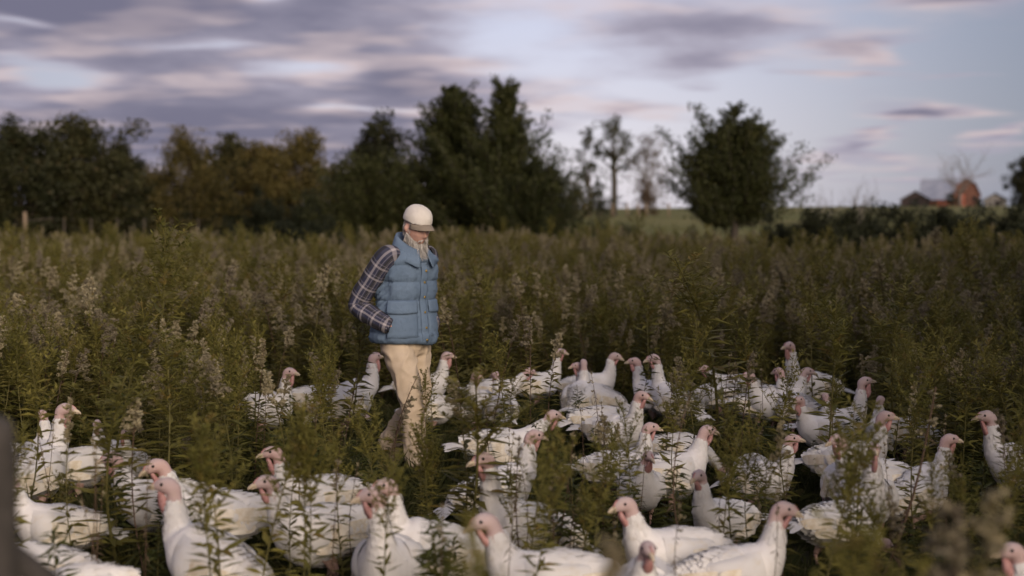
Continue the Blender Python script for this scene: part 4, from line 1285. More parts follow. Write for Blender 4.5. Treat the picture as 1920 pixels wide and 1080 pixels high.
SIZE = .86
def rng_size(i):
    return 1 + .09 * math.sin(i * 12.9898 + 1.0)
def build_turkey(spec, idx):
    hx, hy, yaw, post, pitch, turn, sc, label = spec[:8]
    sc *= SIZE * rng_size(idx) * (.90 if post == 'low' else 1)
    rng = np.random.default_rng(1000 + idx)
    red = rng.uniform(.3, 1)
    G_ = turkey_geometry(post, R(pitch), R(turn), R(rng.normal(0, 5)), rng, red)
    V, P, T, s, nb, N, NS = G_['V'], G_['P'], G_['T'], G_['s'], G_['nb'], G_['N'], G_['NS']
    faces = grid_faces(N, NS) + [tuple(range(NS - 1, -1, -1)), tuple((N - 1) * NS + j for j in range(NS))]
    bird = obj('turkey', make_mesh('turkey', V.reshape(-1, 3), faces, True, ('turkey_body',), cols=G_['col'].reshape(-1, 4)))
    # overlapping contour feathers
    roots, dirs, nrms, Ls, Ws = [], [], [], [], []
    for i in range(3, N - 1):
        if s[i] > nb - .8: break
        if s[i] > nb - 2.2 and rng.uniform() < (s[i] - nb + 2.2) / 1.6: continue
        neck = np.clip((s[i] - 6.2) / 2.5, 0, 1)
        w_ = G_['sp'][i, 2]
        m = int(np.interp(neck, [0, 1], [26, 20]))
        off = (i % 2) * .5
        for j in range(m):
            a = (j + off + rng.uniform(-.25, .25)) / m * NS
            j0 = int(a) % NS; j1 = (j0 + 1) % NS; u = a - int(a)
            p = V[i, j0] * (1 - u) + V[i, j1] * u
            nn = p - P[i]; nn /= np.linalg.norm(nn) + 1e-9
            if s[i] > 7.5 and rng.uniform() < .15: continue
            d = -T[i] + np.array([0, 0, -.25 * neck]) + rng.normal(0, .10, 3); d -= nn * np.dot(d, nn); d /= np.linalg.norm(d) + 1e-9
            roots.append(p - nn * .002); dirs.append(d); nrms.append(nn)
            Ls.append(np.interp(neck, [0, 1], [.078, .042]) * rng.uniform(.8, 1.25)); Ws.append(np.interp(neck, [0, 1], [.055, .028]) * rng.uniform(.8, 1.2))
    roots, dirs, nrms = map(np.array, (roots, dirs, nrms)); Ls, Ws = np.array(Ls), np.array(Ws)
    lift = np.where(Ls < .055, rng.uniform(.12, .45, len(Ls)), rng.uniform(.05, .18, len(Ls)))
    fv, ff = feather(roots, dirs, nrms, Ls, Ws, lift)
    obj('plumage', make_mesh('plumage', fv, ff, True, ('feather_white',)), bird)
    pr = R(pitch)
    def B(x, y, z):
        a, b = rot2(x, z, pr, .05, .42)
        return np.array([a, y, b])
    def Bd(x, y, z):
        a, b = rot2(x, z, pr, 0, 0)
        return np.array([a, y, b])
    # folded wings
    for sd in (1, -1):
        wb_ = Buf()
        n1, n2 = 12, 10
        W = []
        for i in range(n1):
            t = i / (n1 - 1)
            x = .175 - .40 * t
            for j in range(n2):
                q = j / (n2 - 1)
                ang = R(48) - q * R(82) * (1 - .25 * t) + R(6) * t
                a_ = np.interp(x, [-.31, -.23, -.11, .02, .12, .2], [.062, .118, .168, .190, .186, .15])
                h_ = np.interp(x, [-.31, -.23, -.11, .02, .12, .2], [.050, .104, .156, .186, .188, .15])
                zc_ = np.interp(x, [-.31, -.23, -.11, .02, .12, .2], [.47, .455, .43, .415, .42, .45])
                e = min(t / .25, 1) * min(1, (1 - t) / .2 + .3) * min(1, q / .2 + .2, (1 - q) / .2 + .15)
                ro = .006 + .034 * e
                W.append(B(x, sd * (math.cos(ang) * (a_ + ro)), zc_ + math.sin(ang) * (h_ + ro)))
        wb_.add(W, grid_faces(n1, n2, False))
        wing = obj('wing', wb_.mesh('wing', 'feather_white'), bird)
        wb_ = Buf()
        for k in range(9):
            t = k / 8
            rt = B(-.03 - .10 * t, sd * (.222 - .035 * t), .36 + .15 * t)
            tp = B(-.33 + .06 * (1 - t) - .06 * (t > .6), sd * (.125 - .05 * t), .37 + .13 * t)
            long_feather(wb_, rt, tp, np.array([0, sd * 1.0, .15]), .021, .016)
        for k in range(8):
            t = k / 7
            rt = B(.10 - .06 * t, sd * (.212 - .01 * t), .33 + .16 * t)
            tp = B(-.09 - .04 * t, sd * (.222 - .015 * t), .35 + .15 * t)
            long_feather(wb_, rt, tp, np.array([0, sd * 1.0, .2]), .022, .016)
        obj('flight_feathers', wb_.mesh('flight_feathers', 'feather_cream'), wing)
    # tail: a folded fan of long feathers
    tb_ = Buf()
    spread = rng.uniform(.35, .85); droop = rng.uniform(-.10, .12)
    for k in range(11):
        q = (k - 5) / 5
        rt = B(-.30, q * .035, .475 - .010 * abs(q))
        tp = rt + Bd(-.25, q * .10 * spread * 1.6, -droop * .5 - .035 * abs(q) ** 1.5) * rng.uniform(.92, 1.05)
        long_feather(tb_, rt, tp, Bd(.05, q * .3, 1), .026, .008)
    for k in range(12):
        rt = B(-.27, rng.uniform(-.05, .05), .47 + rng.uniform(-.03, .03)); tp = rt + Bd(-.13, rng.uniform(-.04, .04), rng.uniform(-.03, .01))
        long_feather(tb_, rt, tp, Bd(.05, 0, 1), .024, .006)
    obj('tail', tb_.mesh('tail', 'feather_white'), bird)
    # head furniture
    hx_, hz_, ha = G_['hx'], G_['hz'], G_['ha']
    def H(pts):
        return G_['turn']([[*(lambda r: (r[0], y, r[1]))(rot2(hx_ + x, hz_ + z, ha, hx_, hz_))] for x, y, z in np.array(pts, float) * HK])
    bk = Buf()
    pts = H([(.088, 0, .040), (.106, 0, .036), (.124, 0, .030), (.140, 0, .020), (.146, 0, .012)])
    bk.add(*tube(pts, [(.021, .023), (.018, .018), (.013, .014), (.008, .009), (.002, .002)], 10)[:2])
    pts = H([(.088, 0, .024), (.108, 0, .020), (.128, 0, .014)])
    bk.add(*tube(pts, [(.014, .009), (.010, .006), (.003, .003)], 8)[:2])
    obj('beak', bk.mesh('beak', 'beak_horn'), bird)
    for sd in (1, -1):
        eb = Buf(); c = H([(.058, sd * .0325, .056), (.058, sd * .0375, .056), (.058, sd * .0395, .056)])
        eb.add(*tube(c, [.0105, .0095, .004], 10)[:2])
        obj('eye', eb.mesh('eye', 'eye_dark'), bird)
    wt_ = Buf()
    k = .9 + .75 * red
    pts = H([(.074, 0, .016), (.066, 0, -.006), (.052, 0, -.030 * k), (.034, 0, -.054 * k), (.024, 0, -.072 * k)])
    wt_.add(*tube(pts, [(.016, .012), (.023, .017), (.026 * k, .022), (.022 * k, .021), (.007, .007)], 12)[:2])
    v_ = wt_.v[0]; v_ += (rng.normal(0, .0022, v_.shape))
    obj('wattle', wt_.mesh('wattle', 'snood_skin'), bird)
    sn = Buf()
    pts = H([(.078, 0, .072), (.094, 0, .064), (.108, .004, .052), (.116, .008, .038)])
    sn.add(*tube(pts, [.010, .008, .006, .003], 8)[:2])
    obj('snood', sn.mesh('snood', 'snood_skin'), bird)
    for sd in (1, -1):
        lb = Buf()
        st = rng.uniform(-.06, .06)
        kn = B(-.02, sd * .085, .28); ank = np.array([-.06 + st, sd * .085, .15]); ft = np.array([-.03 + st, sd * .085, .018])
        lb.add(*tube(crom([kn, (kn + ank) / 2, ank], 6), np.linspace(.060, .020, 6), 10)[:2])
        lb.add(*tube([ank, (ank + ft) / 2, ft], [.016, .013, .014], 8)[:2])
        for a in (-.5, 0, .5, math.pi):
            L = .085 if a != math.pi else .035
            tp = ft + np.array([math.cos(a) * L, math.sin(a) * L, -.012])
            lb.add(*tube([ft, (ft + tp) / 2 + [0, 0, .006], tp], [.011, .009, .004], 6)[:2])
        obj('leg', lb.mesh('leg', 'leg_skin'), bird)
    # stand it so that its head (or, for a feeding bird, its back) is where the photograph shows it
    if post == 'low':
        lp = np.array([.0, 0, .605])
    else:
        lp = H([(.05, 0, .055)])[0]
    yr = R(yaw)
    q = at_height(hx, hy, lp[2] * sc)
    x = q[0] - sc * (lp[0] * math.cos(yr) - lp[1] * math.sin(yr))
    y = q[1] - sc * (lp[0] * math.sin(yr) + lp[1] * math.cos(yr))
    bird.location = (x, y, gz_at(x, y)); bird.rotation_euler = (0, 0, yr); bird.scale = (sc, sc, sc)
    tag(bird, label, 'turkey', 'flock of white turkeys')
    return bird, q

# head x, head y, facing (0 right, 90 away, 180 left, 270 to the camera), posture, body pitch, head turn, size
TURKEYS = [
    (690, 921, 262, 'stretch', 14, -55, .74, 'white turkey facing the camera with a stretched neck, overlapping the head behind it'),
    (718, 903, 196, 'up', 18, 10, .75, 'large white turkey behind the stretched-neck bird, beak pointing left'),
    (902, 972, 188, 'rest', 4, 6, .76, 'front-most white turkey in profile with pink throat, body cut by the bottom edge'),
    (903, 852, 200, 'stretch', 22, 8, .76, 'white turkey with a long upright neck and a body sloping down behind brown stalks'),
    (1168, 938, 205, 'rest', 6, 4, .76, 'white turkey with beak raised to the left and full round breast at bottom centre-right'),
    (1216, 1024, 262, 'rest', 0, 18, .74, 'white turkey facing the camera with a dark red throat at the bottom edge'),
    (1476, 948, 8, 'up', 10, -14, .78, 'big white turkey in profile facing right, its long back crossing the bottom right'),
    (1308, 884, 222, 'up', 12, 8, .74, 'white turkey with a pinkish head half hidden by a green stalk, body stretching right'),
    (1562, 938, 25, 'low', 2, 0, .80, 'white turkey with head down behind the big right-facing bird'),
    (1488, 818, 318, 'up', 16, 28, .74, 'white turkey looking right over its breast, beside the back-turned bird'),
    (1412, 852, 84, 'low', 8, 0, .74, 'white turkey turned away with raised rump among green stalks'),
    (1783, 822, 22, 'up', 26, -18, .76, 'white turkey with red throat facing right, its body sloping steeply to the left'),
    (1222, 795, 338, 'up', 8, 30, .72, 'white turkey with a pale pink head turned right, above the small front-facing one'),
    (1218, 848, 270, 'rest', 6, 20, .66, 'small white turkey facing the camera below the pink-headed bird'),
    (1330, 800, 20, 'rest', 4, 0, .72, 'white turkey seen through stalks to the right of the pink-headed pair'),
    (1005, 808, 22, 'up', 18, 0, .72, 'white turkey behind a brown flower stalk, neck rising to the right in mid flock'),
    (1040, 775, 10, 'fwd', 0, 0, .70, 'white turkey crouching low behind the brown flower stalk, only head and back showing'),
    (288, 872, 190, 'rest', 6, 12, .76, 'white turkey with bright pink head in profile, long pale tail to the right'),
    (310, 906, 152, 'up', 20, 22, .78, 'white turkey in front of the pink-headed profile bird, back turned, tail sloping down right'),
    (206, 858, 198, 'rest', 4, 14, .74, 'white turkey with dusky head facing left beside the bright pink-headed bird'),
    (126, 770, 62, 'stretch', 16, -60, .80, 'white turkey stretching its head up into a seed head at the left'),
    (78, 778, 80, 'up', 10, 50, .72, 'white turkey with small pink head behind the bird stretching up to the seed head'),
    (181, 795, 262, 'up', 8, 10, .68, 'white turkey with a slim upright neck, first to the right of the stretching bird'),
    (230, 812, 275, 'up', 8, -14, .66, 'white turkey with a slim upright neck, second to the right of the stretching bird'),
    (150, 842, 20, 'low', 4, 0, .84, 'broad white turkey feeding with hidden head in front of the stretching bird'),
    (12, 905, 185, 'rest', 8, 0, .76, 'white turkey behind the near post, rump and fanned tail showing'),
    (75, 1020, 176, 'low', 6, 0, .82, 'white turkey at the bottom left corner with raised tail, head hidden by the post'),
    (20, 835, 30, 'low', 0, 0, .74, 'white turkey mostly hidden at the left edge above the post'),
    (150, 1062, 205, 'low', 0, 0, .72, 'white turkey of which only back and tail feathers show at the bottom left'),
    (508, 843, 192, 'rest', 4, 4, .74, 'white turkey with pale head facing left and a long tail reaching to the stretched-neck bird'),
    (496, 898, 205, 'rest', 2, 0, .74, 'white turkey with red-cheeked lowered head in front of the long-tailed bird'),
    (545, 694, 320, 'up', 6, 20, .72, 'white turkey furthest left of the back row, head behind a tan seed head'),
    (704, 668, 28, 'up', 24, 20, .78, 'white turkey right behind the man, hunched with a sloping back'),
    (600, 722, 5, 'low', 0, 0, .76, 'white turkey feeding between the left back-row bird and the man'),
    (840, 668, 345, 'up', 8, 12, .72, 'white turkey looking right just beyond the man'),
    (815, 745, 15, 'low', 0, 0, .72, 'white turkey feeding close behind the man on the right'),
    (895, 708, 250, 'up', 10, 70, .70, 'white turkey with tan-pink head, left one of the close pair right of the man'),
    (927, 706, 100, 'up', 14, 30, .72, 'white turkey turned away, right one of the close pair right of the man'),
    (996, 700, 8, 'fwd', 2, 0, .72, 'white turkey poking its head forward right beside the close pair'),
    (1053, 663, 12, 'stretch', 12, -8, .74, 'white turkey with head raised and beak to the right, tallest of the middle back row'),
    (1080, 690, 150, 'up', 16, 30, .72, 'white turkey with its neck crossing the neck of the bird beside it, left bird'),
    (1094, 684, 72, 'up', 18, 20, .74, 'white turkey turned away whose neck overlaps its left neighbour'),
    (1156, 672, 352, 'up', 8, 6, .74, 'white turkey with red eye patch facing right in the middle back row'),
    (1188, 680, 140, 'up', 14, 30, .72, 'white turkey with slim pale neck turned away beside the red-eyed bird'),
    (1222, 674, 130, 'stretch', 14, 60, .72, 'white turkey with bluish head looking left, last of the middle back row'),
    (1206, 742, 320, 'up', 6, 14, .68, 'white turkey with red wattle in front of the slim-necked birds'),
    (1130, 765, 12, 'low', 0, 0, .74, 'white turkey feeding low in front of the crossing-neck pair'),
    (1478, 645, 205, 'stretch', 12, 10, .78, 'white turkey standing tallest at the back right, looking left'),
    (1458, 694, 120, 'up', 8, 10, .68, 'white turkey tucked against the left of the tall back-right bird'),
    (1516, 695, 355, 'rest', 4, 10, .74, 'white turkey with dark head facing right beside the tall back-right bird'),
    (1402, 702, 200, 'rest', 4, 0, .74, 'white turkey with head hidden by a seed head left of the tall back-right bird'),
    (1498, 748, 190, 'rest', 2, 30, .72, 'white turkey with dark lowered head below the tall back-right bird'),
    (1546, 742, 100, 'up', 8, 0, .70, 'white turkey with pink nape turned away, right of the dark lowered head'),
    (1420, 738, 6, 'low', 0, 0, .78, 'white turkey feeding, broad back lit below the tall back-right bird'),
    (1342, 722, 170, 'low', 0, 0, .76, 'white turkey feeding behind green stalks between the middle and right back rows'),
    (1318, 690, 190, 'fwd', 4, 0, .68, 'white turkey almost hidden in weeds, grey head left of the seed-head bird'),
    (1623, 712, 340, 'stretch', 12, 20, .76, 'white turkey with dark red throat looking right over the weeds at the right'),
    (1652, 748, 60, 'up', 8, 0, .68, 'white turkey with pale neck close behind the dark-red-throated bird'),
    (1663, 778, 330, 'up', 10, 24, .74, 'white turkey with brown-pink head in front of the dark-red-throated bird'),
    (1703, 782, 10, 'low', -4, 0, .70, 'white turkey of which only the back shows right of the brown-headed bird'),
    (1846, 782, 160, 'up', 16, 20, .74, 'white turkey standing alone in shade near the right edge'),
    (1568, 822, 205, 'rest', 6, 0, .72, 'white turkey in dense weeds between the breast-lit bird and the brown-headed bird'),
    (1640, 838, 265, 'up', 10, 0, .74, 'white turkey facing the camera behind a blurred brown stalk at the right'),
    (1590, 868, 95, 'low', 6, 0, .76, 'white turkey feeding in front of the blurred brown stalk'),
    (1893, 1030, 192, 'rest', 4, 0, .76, 'dim white turkey at the bottom right corner, head only'),
    (1270, 812, 12, 'low', 0, 0, .76, 'white turkey feeding behind the small front-facing bird'),
]
birds = []
for i, sp_ in enumerate(TURKEYS):
    b_, q_ = build_turkey(sp_, i)
    birds.append((b_, sp_))

# ------------------------------------------------------------------ weeds
class PlantBuf:
    def __init__(self):
        self.parts = {}
    def part(self, name, mat):
        return self.parts.setdefault(name, (Buf(), mat))[0]

def leaf_blades(buf, P, D, L, W, droop, rng):
    """narrow pointed leaves folded along the rib; P roots, D outward directions"""
    P = np.asarray(P, float); D = np.asarray(D, float)
    D = D / (np.linalg.norm(D, axis=1)[:, None] + 1e-9)
    S = np.cross(D, np.array([0, 0, 1.0])) + 1e-6; S /= np.linalg.norm(S, axis=1)[:, None]
    S = S + rng.normal(0, .25, S.shape); S -= D * np.sum(S * D, 1)[:, None]; S /= np.linalg.norm(S, axis=1)[:, None]
    L = np.asarray(L)[:, None]; W = np.asarray(W)[:, None]; dr = np.asarray(droop)[:, None] * np.array([0, 0, -1.0])
    m = P + D * L * .45 + dr * L * .10
    t = P + D * L + dr * L * .55
    v = np.stack([P, m + S * W, t, m - S * W], 1).reshape(-1, 3)
    i = np.arange(len(P)) * 4
    f = np.concatenate([np.stack([i, i + 1, i + 2], 1), np.stack([i, i + 2, i + 3], 1)]).tolist()
    buf.add(v, f)

def stem_path(h, rng, bend=.05, n=9):
    b = rng.normal(0, bend, 2); c = rng.normal(0, bend * .5, 2)
    t = np.linspace(0, 1, n)
    return np.stack([b[0] * t ** 2 + c[0] * np.sin(t * 3), b[1] * t ** 2 + c[1] * np.sin(t * 3), h * t], 1)

def on_path(p, t):
    k = t * (len(p) - 1)
    i = np.minimum(k.astype(int), len(p) - 2); u = (k - i)[:, None]
    return p[i] * (1 - u) + p[i + 1] * u

def goldenrod(kind, seed):
    """unit-height weed: seed (tan plume), spire (yellow-green), dry (brown stalk), young (dark leafy shoot)"""
    rng = np.random.default_rng(seed)
    B = PlantBuf()
    h = 1.0
    p = stem_path(h, rng, {'dry': .07, 'young': .04}.get(kind, .055))
    stem_mat = 'stem_brown' if kind == 'dry' or (kind == 'seed' and seed % 2) else 'stem_green'
    r0 = {'dry': .0042, 'young': .006}.get(kind, .0048)
    B.part('stem', stem_mat).add(*tube(p, np.linspace(r0, r0 * .35, len(p)), 4)[:2])
    leafm = {'seed': 'leaf_goldenrod', 'spire': 'leaf_yellow', 'dry': 'leaf_dry', 'young': 'leaf_dark'}[kind]
    n = {'seed': 84, 'spire': 84, 'dry': 26, 'young': 95}[kind]
    t = np.sort(rng.uniform(.10 if kind != 'young' else .25, .93 if kind != 'seed' else .84, n)) if kind != 'dry' else np.sort(rng.uniform(.1, .9, n))
    a = np.arange(n) * 2.399 + rng.normal(0, .4, n)
    el = rng.uniform(.05, .75, n) if kind != 'dry' else rng.uniform(-1.2, .3, n)
    D = np.stack([np.cos(a), np.sin(a), el], 1)
    prof = np.interp(t, [0, .3, .7, 1], [.55, 1.0, .85, .35]) if kind != 'young' else np.interp(t, [.2, .6, 1], [.8, 1.1, .5])
    L = prof * {'seed': .105, 'spire': .105, 'dry': .05, 'young': .15}[kind] * rng.uniform(.75, 1.25, n)
    W = L * {'dry': .09, 'young': .105}.get(kind, .11)
    leaf_blades(B.part('foliage', leafm), on_path(p, t), D, L, W, rng.uniform(.0, .9, n), rng)
    if kind in ('seed', 'dry'):
        mat = 'plume_tan' if seed % 3 else 'plume_mauve'
        fl = B.part('flower_head', mat)
        nb = rng.integers(9, 15) if kind == 'seed' else rng.integers(3, 6)
        top0 = rng.uniform(.74, .84)
        lean_ = rng.normal(0, .35, 2)
        for k in range(nb):
            tt = top0 + (1 - top0) * (k + .5) / nb
            az = k * 2.399 + rng.uniform(-.5, .5)
            q0 = on_path(p, np.array([tt]))[0]
            ln = (.095 * (1 - (tt - top0) / (1 - top0) * .7)) * rng.uniform(.6, 1.2) * (1 if kind == 'seed' else .6)
            d = np.array([math.cos(az) * .75 + lean_[0], math.sin(az) * .75 + lean_[1], rng.uniform(.8, 1.6)]); d /= np.linalg.norm(d)
            pts = np.array([q0, q0 + d * ln * .5, q0 + d * ln * .85 + np.array([0, 0, -.01]), q0 + d * ln + np.array([lean_[0] * .02, lean_[1] * .02, -.04 * ln / .1])])
            B.part('stem', stem_mat).add(*tube(pts, [.0018, .0014, .001, .0006], 3)[:2])
            m = int(46 * ln / .1) if kind == 'seed' else 9
            uu = rng.uniform(.2, 1, m)
            C = on_path(pts, uu) + rng.normal(0, .0050, (m, 3))
            v, f = leaf_cards(C, np.tile([0, 0, .6], (m, 1)), .017, rng, .75, 1.0)
            fl.add(v, f.tolist())
        m = 70 if kind == 'seed' else 8
        C = on_path(p, rng.uniform(top0 + .05, 1, m)) + rng.normal(0, .007, (m, 3))
        v, f = leaf_cards(C, np.tile([0, 0, .6], (m, 1)), .014, rng, .75, 1.0)
        fl.add(v, f.tolist())
    if kind == 'spire':
        sp = B.part('side_shoots', 'leaf_yellow')
        for k in range(16):
            tt = rng.uniform(.62, .97)
            az = k * 2.399 + rng.uniform(-.5, .5)
            q0 = on_path(p, np.array([tt]))[0]
            ln = .17 * (1.12 - tt) / .4 * rng.uniform(.7, 1.2) + .03
            d = np.array([math.cos(az) * .62, math.sin(az) * .62, 1.0]); d /= np.linalg.norm(d)
            pts = np.array([q0, q0 + d * ln * .5 + np.array([0, 0, .004]), q0 + d * ln])
            sp.add(*tube(pts, [.0018, .0014, .0007], 3)[:2])
            m = int(9 + 80 * ln)
            uu = rng.uniform(.1, 1, m)
            aa = rng.uniform(0, 6.28, m)
            leaf_blades(sp, on_path(pts, uu), np.stack([np.cos(aa), np.sin(aa), rng.uniform(.3, 1.4, m)], 1), rng.uniform(.020, .042, m), rng.uniform(.0035, .0060, m), rng.uniform(0, .6, m), rng)
    return B

def grass_tuft(seed):
    rng = np.random.default_rng(seed)
    b = Buf()
    n = 34
    a = rng.uniform(0, 6.28, n); rr = rng.uniform(0, .10, n)
    P = np.stack([np.cos(a) * rr, np.sin(a) * rr, np.zeros(n)], 1)
    D = np.stack([np.cos(a) * rng.uniform(.1, .9, n), np.sin(a) * rng.uniform(.1, .9, n), np.ones(n)], 1)
    leaf_blades(b, P, D, rng.uniform(.16, .42, n), rng.uniform(.003, .007, n), rng.uniform(.1, 1.1, n), rng)
    return b

KIND_NAMES = {'seed': 'goldenrod', 'spire': 'leafy_goldenrod', 'dry': 'dry_stalk', 'young': 'leafy_shoot'}
VARIANTS = []
for kind, seeds in (('seed', (1, 2, 3, 4, 5, 6)), ('spire', (11, 12, 13, 14)), ('dry', (21, 22, 23)), ('young', (31, 32, 33))):
    for sd in seeds:
        PB = goldenrod(kind, sd)
        parts = {}
        for nm, (bf, mt) in PB.parts.items():
            parts[nm] = bf.mesh(nm, mt, False)
        # the same weed as one joined mesh for the uncountable rest of the thicket
        V = []; Fc = []; mi = []; mats = []; off = 0
        for k, (nm, (bf, mt)) in enumerate(PB.parts.items()):
            V.append(np.concatenate(bf.v)); Fc += [tuple(i + off for i in q) for q in bf.f]; mi += [k] * len(bf.f); mats.append(mt); off += bf.n
        joined = make_mesh('goldenrod_mass', np.concatenate(V), Fc, False, mats, mi)
        VARIANTS.append((kind, parts, joined))
BY_KIND = {k: [i for i, v in enumerate(VARIANTS) if v[0] == k] for k in KIND_NAMES}

n_weeds = 0
def weed(x, y, h, kind, label, group, rng, wide=1.0):
    global n_weeds
    k, parts, _ = VARIANTS[rng.choice(BY_KIND[kind])]
    root = empty(KIND_NAMES[kind], (x, y, gz_at(x, y) - .01), rng.uniform(0, 6.28))
    root.rotation_euler = (rng.normal(0, .04), rng.normal(0, .04), rng.uniform(0, 6.28))
    root.scale = (h * wide, h * wide, h)
    for nm, me in parts.items():
        obj(nm, me, root)
    tag(root, label, 'weed', group)
    n_weeds += 1
    return root

# what a weed must not hide: the heads, most of the bodies, the man
guard = []
for b_, sp_ in birds:
    d = b_.location.y
    k = F_PX / d
    hx, hy, yaw, post = sp_[:4]
    sc = sp_[6] * SIZE * (.9 if post == 'low' else 1)
    c = project((b_.location.x, b_.location.y, .42 * sc))
    ext = (abs(math.cos(R(yaw))) * .30 + .20) * sc * k
    guard.append((c[0] - ext, c[1] - .22 * sc * k, c[0] + ext, c[1] + .20 * sc * k, d, .50 if hx > 850 else .36))
    if post != 'low':
        guard.append((hx - .10 * sc * k, hy - .09 * sc * k, hx + .10 * sc * k, hy + .17 * sc * k, d - .1, .06))
guard += [(655, 375, 835, 640, MAN_D - .2, 0.0), (695, 630, 815, 745, MAN_D - .2, .10), (700, 745, 830, 830, MAN_D - .2, .28), (700, 830, 830, 900, MAN_D - .2, .9)]
guard = np.array(guard)

def allowed(x, y, h, rng, half=.05, soft=1.0):
    tx, ty, d = project((x, y, h))
    k = F_PX / d
    w = half * k
    m = (guard[:, 4] > y - .05) & (tx + w > guard[:, 0]) & (tx - w < guard[:, 2]) & (ty < guard[:, 3])
    if not m.any():
        return True
    return rng.uniform() < np.min(guard[m, 5]) * soft

bird_xy = np.array([(b_.location.x, b_.location.y) for b_, _ in birds] + [(MAN[0], MAN[1])])
def clear_of_birds(x, y, r):
    return np.min(np.hypot(bird_xy[:, 0] - x, bird_xy[:, 1] - y)) > r

rng = np.random.default_rng(5)
GW = 'weeds standing among and before the flock'
HERO = [  # top x, top y, height, kind, width, label
    (192, 572, 1.20, 'spire', 1.6, 'tall yellow-green goldenrod with open side shoots above the stretching turkey'),
    (226, 690, 1.02, 'spire', 1.7, 'yellow-green goldenrod with a brushy fan top behind the slim-necked turkeys'),
    (296, 640, 1.08, 'spire', 1.6, 'thin yellow-green goldenrod spire above the bright pink-headed turkey'),
    (412, 652, 1.05, 'seed', 1.1, 'tan-plumed goldenrod midway between the left flock and the man'),
    (400, 770, .98, 'spire', 1.2, 'blurred yellow-green goldenrod before the back-turned turkey'),
    (472, 765, .98, 'spire', 1.1, 'blurred yellow-green spire left of the pale-headed long-tailed turkey'),
    (528, 690, .95, 'seed', 1.2, 'tan-plumed goldenrod before the turkey furthest left of the back row'),
    (614, 655, .88, 'seed', 1.2, 'tan-plumed goldenrod left of the man at hip height'),
    (700, 738, .80, 'spire', 1.2, 'green goldenrod in front of the walking man, left of his knee'),
    (757, 690, .86, 'dry', 1.4, 'dark brown stalk crossing the walking man\'s trouser leg'),
    (862, 690, 1.02, 'spire', 2.1, 'big brushy yellow-olive goldenrod just right of the walking man'),
    (845, 705, .98, 'seed', 1.4, 'tan-plumed goldenrod leaning into the big brushy one right of the man'),
    (866, 560, 1.08, 'seed', 1.2, 'pale tan plume standing right behind the man\'s elbow height'),
    (915, 592, 1.02, 'seed', 1.1, 'tan plume with bright stem above the close pair of turkeys'),
    (995, 598, 1.02, 'seed', 1.1, 'tan plume above the turkey poking its head forward'),
    (1345, 482, 1.42, 'spire', 1.9, 'tallest yellow goldenrod, rising above all the weeds right of centre'),
    (1690, 512, 1.30, 'spire', 1.5, 'tall dim goldenrod above the dark-red-throated turkey'),
    (1552, 560, 1.22, 'spire', 1.3, 'broad olive goldenrod above the tall back-right turkey\'s right side'),
    (1405, 588, 1.10, 'spire', 1.1, 'olive goldenrod spire between the tallest goldenrod and the tall back-right turkey'),
    (1290, 660, .92, 'seed', 1.0, 'silvery seed plume between the middle and right back rows'),
    (1388, 655, .92, 'seed', 1.0, 'silvery seed plume bending over the seed-head turkey'),
    (1640, 722, .98, 'dry', 2.2, 'blurred brown stalk before the brown-headed turkey'),
    (1612, 740, .98, 'spire', 1.2, 'blurred green stalk beside the blurred brown one'),
    (1312, 735, .92, 'dry', 1.6, 'reddish brown stalk before the turkey seen through stalks'),
    (1360, 800, .80, 'spire', 1.0, 'yellow-green stalk before the pinkish half-hidden head'),
    (1430, 770, .85, 'spire', 1.0, 'green stalk between the back-turned rump and the right-looking turkey'),
    (1075, 838, .62, 'young', 1.3, 'dark leafy shoot in mid flock, first of the row before the pink-headed turkey'),
    (1150, 850, .60, 'young', 1.3, 'dark leafy shoot in mid flock, second of the row before the pink-headed turkey'),
    (1265, 862, .58, 'young', 1.3, 'dark leafy shoot right below the small front-facing turkey'),
    (945, 860, .60, 'young', 1.2, 'dark leafy shoot right of the long upright neck'),
    (1050, 880, .60, 'young', 1.5, 'bright leafy shoot behind the sloping tail in mid flock'),
    (140, 742, .90, 'seed', .9, 'brown seed head that the stretching turkey reaches for'),
    (995, 812, .78, 'dry', 1.3, 'brown dry stalk, left one of the cluster before the sloping turkey'),
    (1018, 800, .80, 'dry', 1.3, 'brown dry stalk, tallest of the cluster before the sloping turkey'),
    (1046, 850, .72, 'dry', 1.3, 'brown dry stalk, right one of the cluster before the sloping turkey'),
    (385, 905, .62, 'spire', .9, 'thin green stalk before the back-turned turkey\'s wing'),
    (150, 830, .82, 'dry', .8, 'thin brown stem before the broad feeding turkey, left of two'),
    (172, 815, .84, 'dry', .8, 'thin brown stem before the broad feeding turkey, right of two'),
    (222, 880, .70, 'dry', .9, 'thin brown stem before the dusky-headed turkey'),
    (268, 850, .74, 'dry', .9, 'thin brown stem between the dusky head and the bright pink head'),
    (1305, 930, .66, 'dry', 1.0, 'dark thin stalk rising before the round-breasted bottom turkey'),
    (1425, 905, .70, 'dry', .9, 'dark thin stalk rising before the big right-facing turkey\'s back'),
    (1125, 950, .68, 'dry', .9, 'dark thin stalk leaning before the round-breasted turkey'),
]
NEAR = [  # top x, top y, distance, kind, width
    (1862, 925, 2.9, 'seed', 1.3, 'very blurred dark plume in the bottom right corner, right one'),
    (1775, 985, 2.7, 'seed', 1.3, 'very blurred dark plume in the bottom right corner, left one'),
    (1690, 1010, 2.8, 'spire', 1.2, 'very blurred dark stalk below the steeply sloping turkey'),
    (1108, 1008, 2.3, 'seed', .9, 'blurred tan seed head between the two bottom centre turkeys'),
    (872, 965, 3.1, 'spire', .8, 'blurred green tip beside the front-most turkey\'s beak'),
]
for (px, py, h, kind, w, lab) in HERO:
    q = at_height(px, py, h)
    weed(q[0], q[1], h, kind, lab, GW, rng, w)
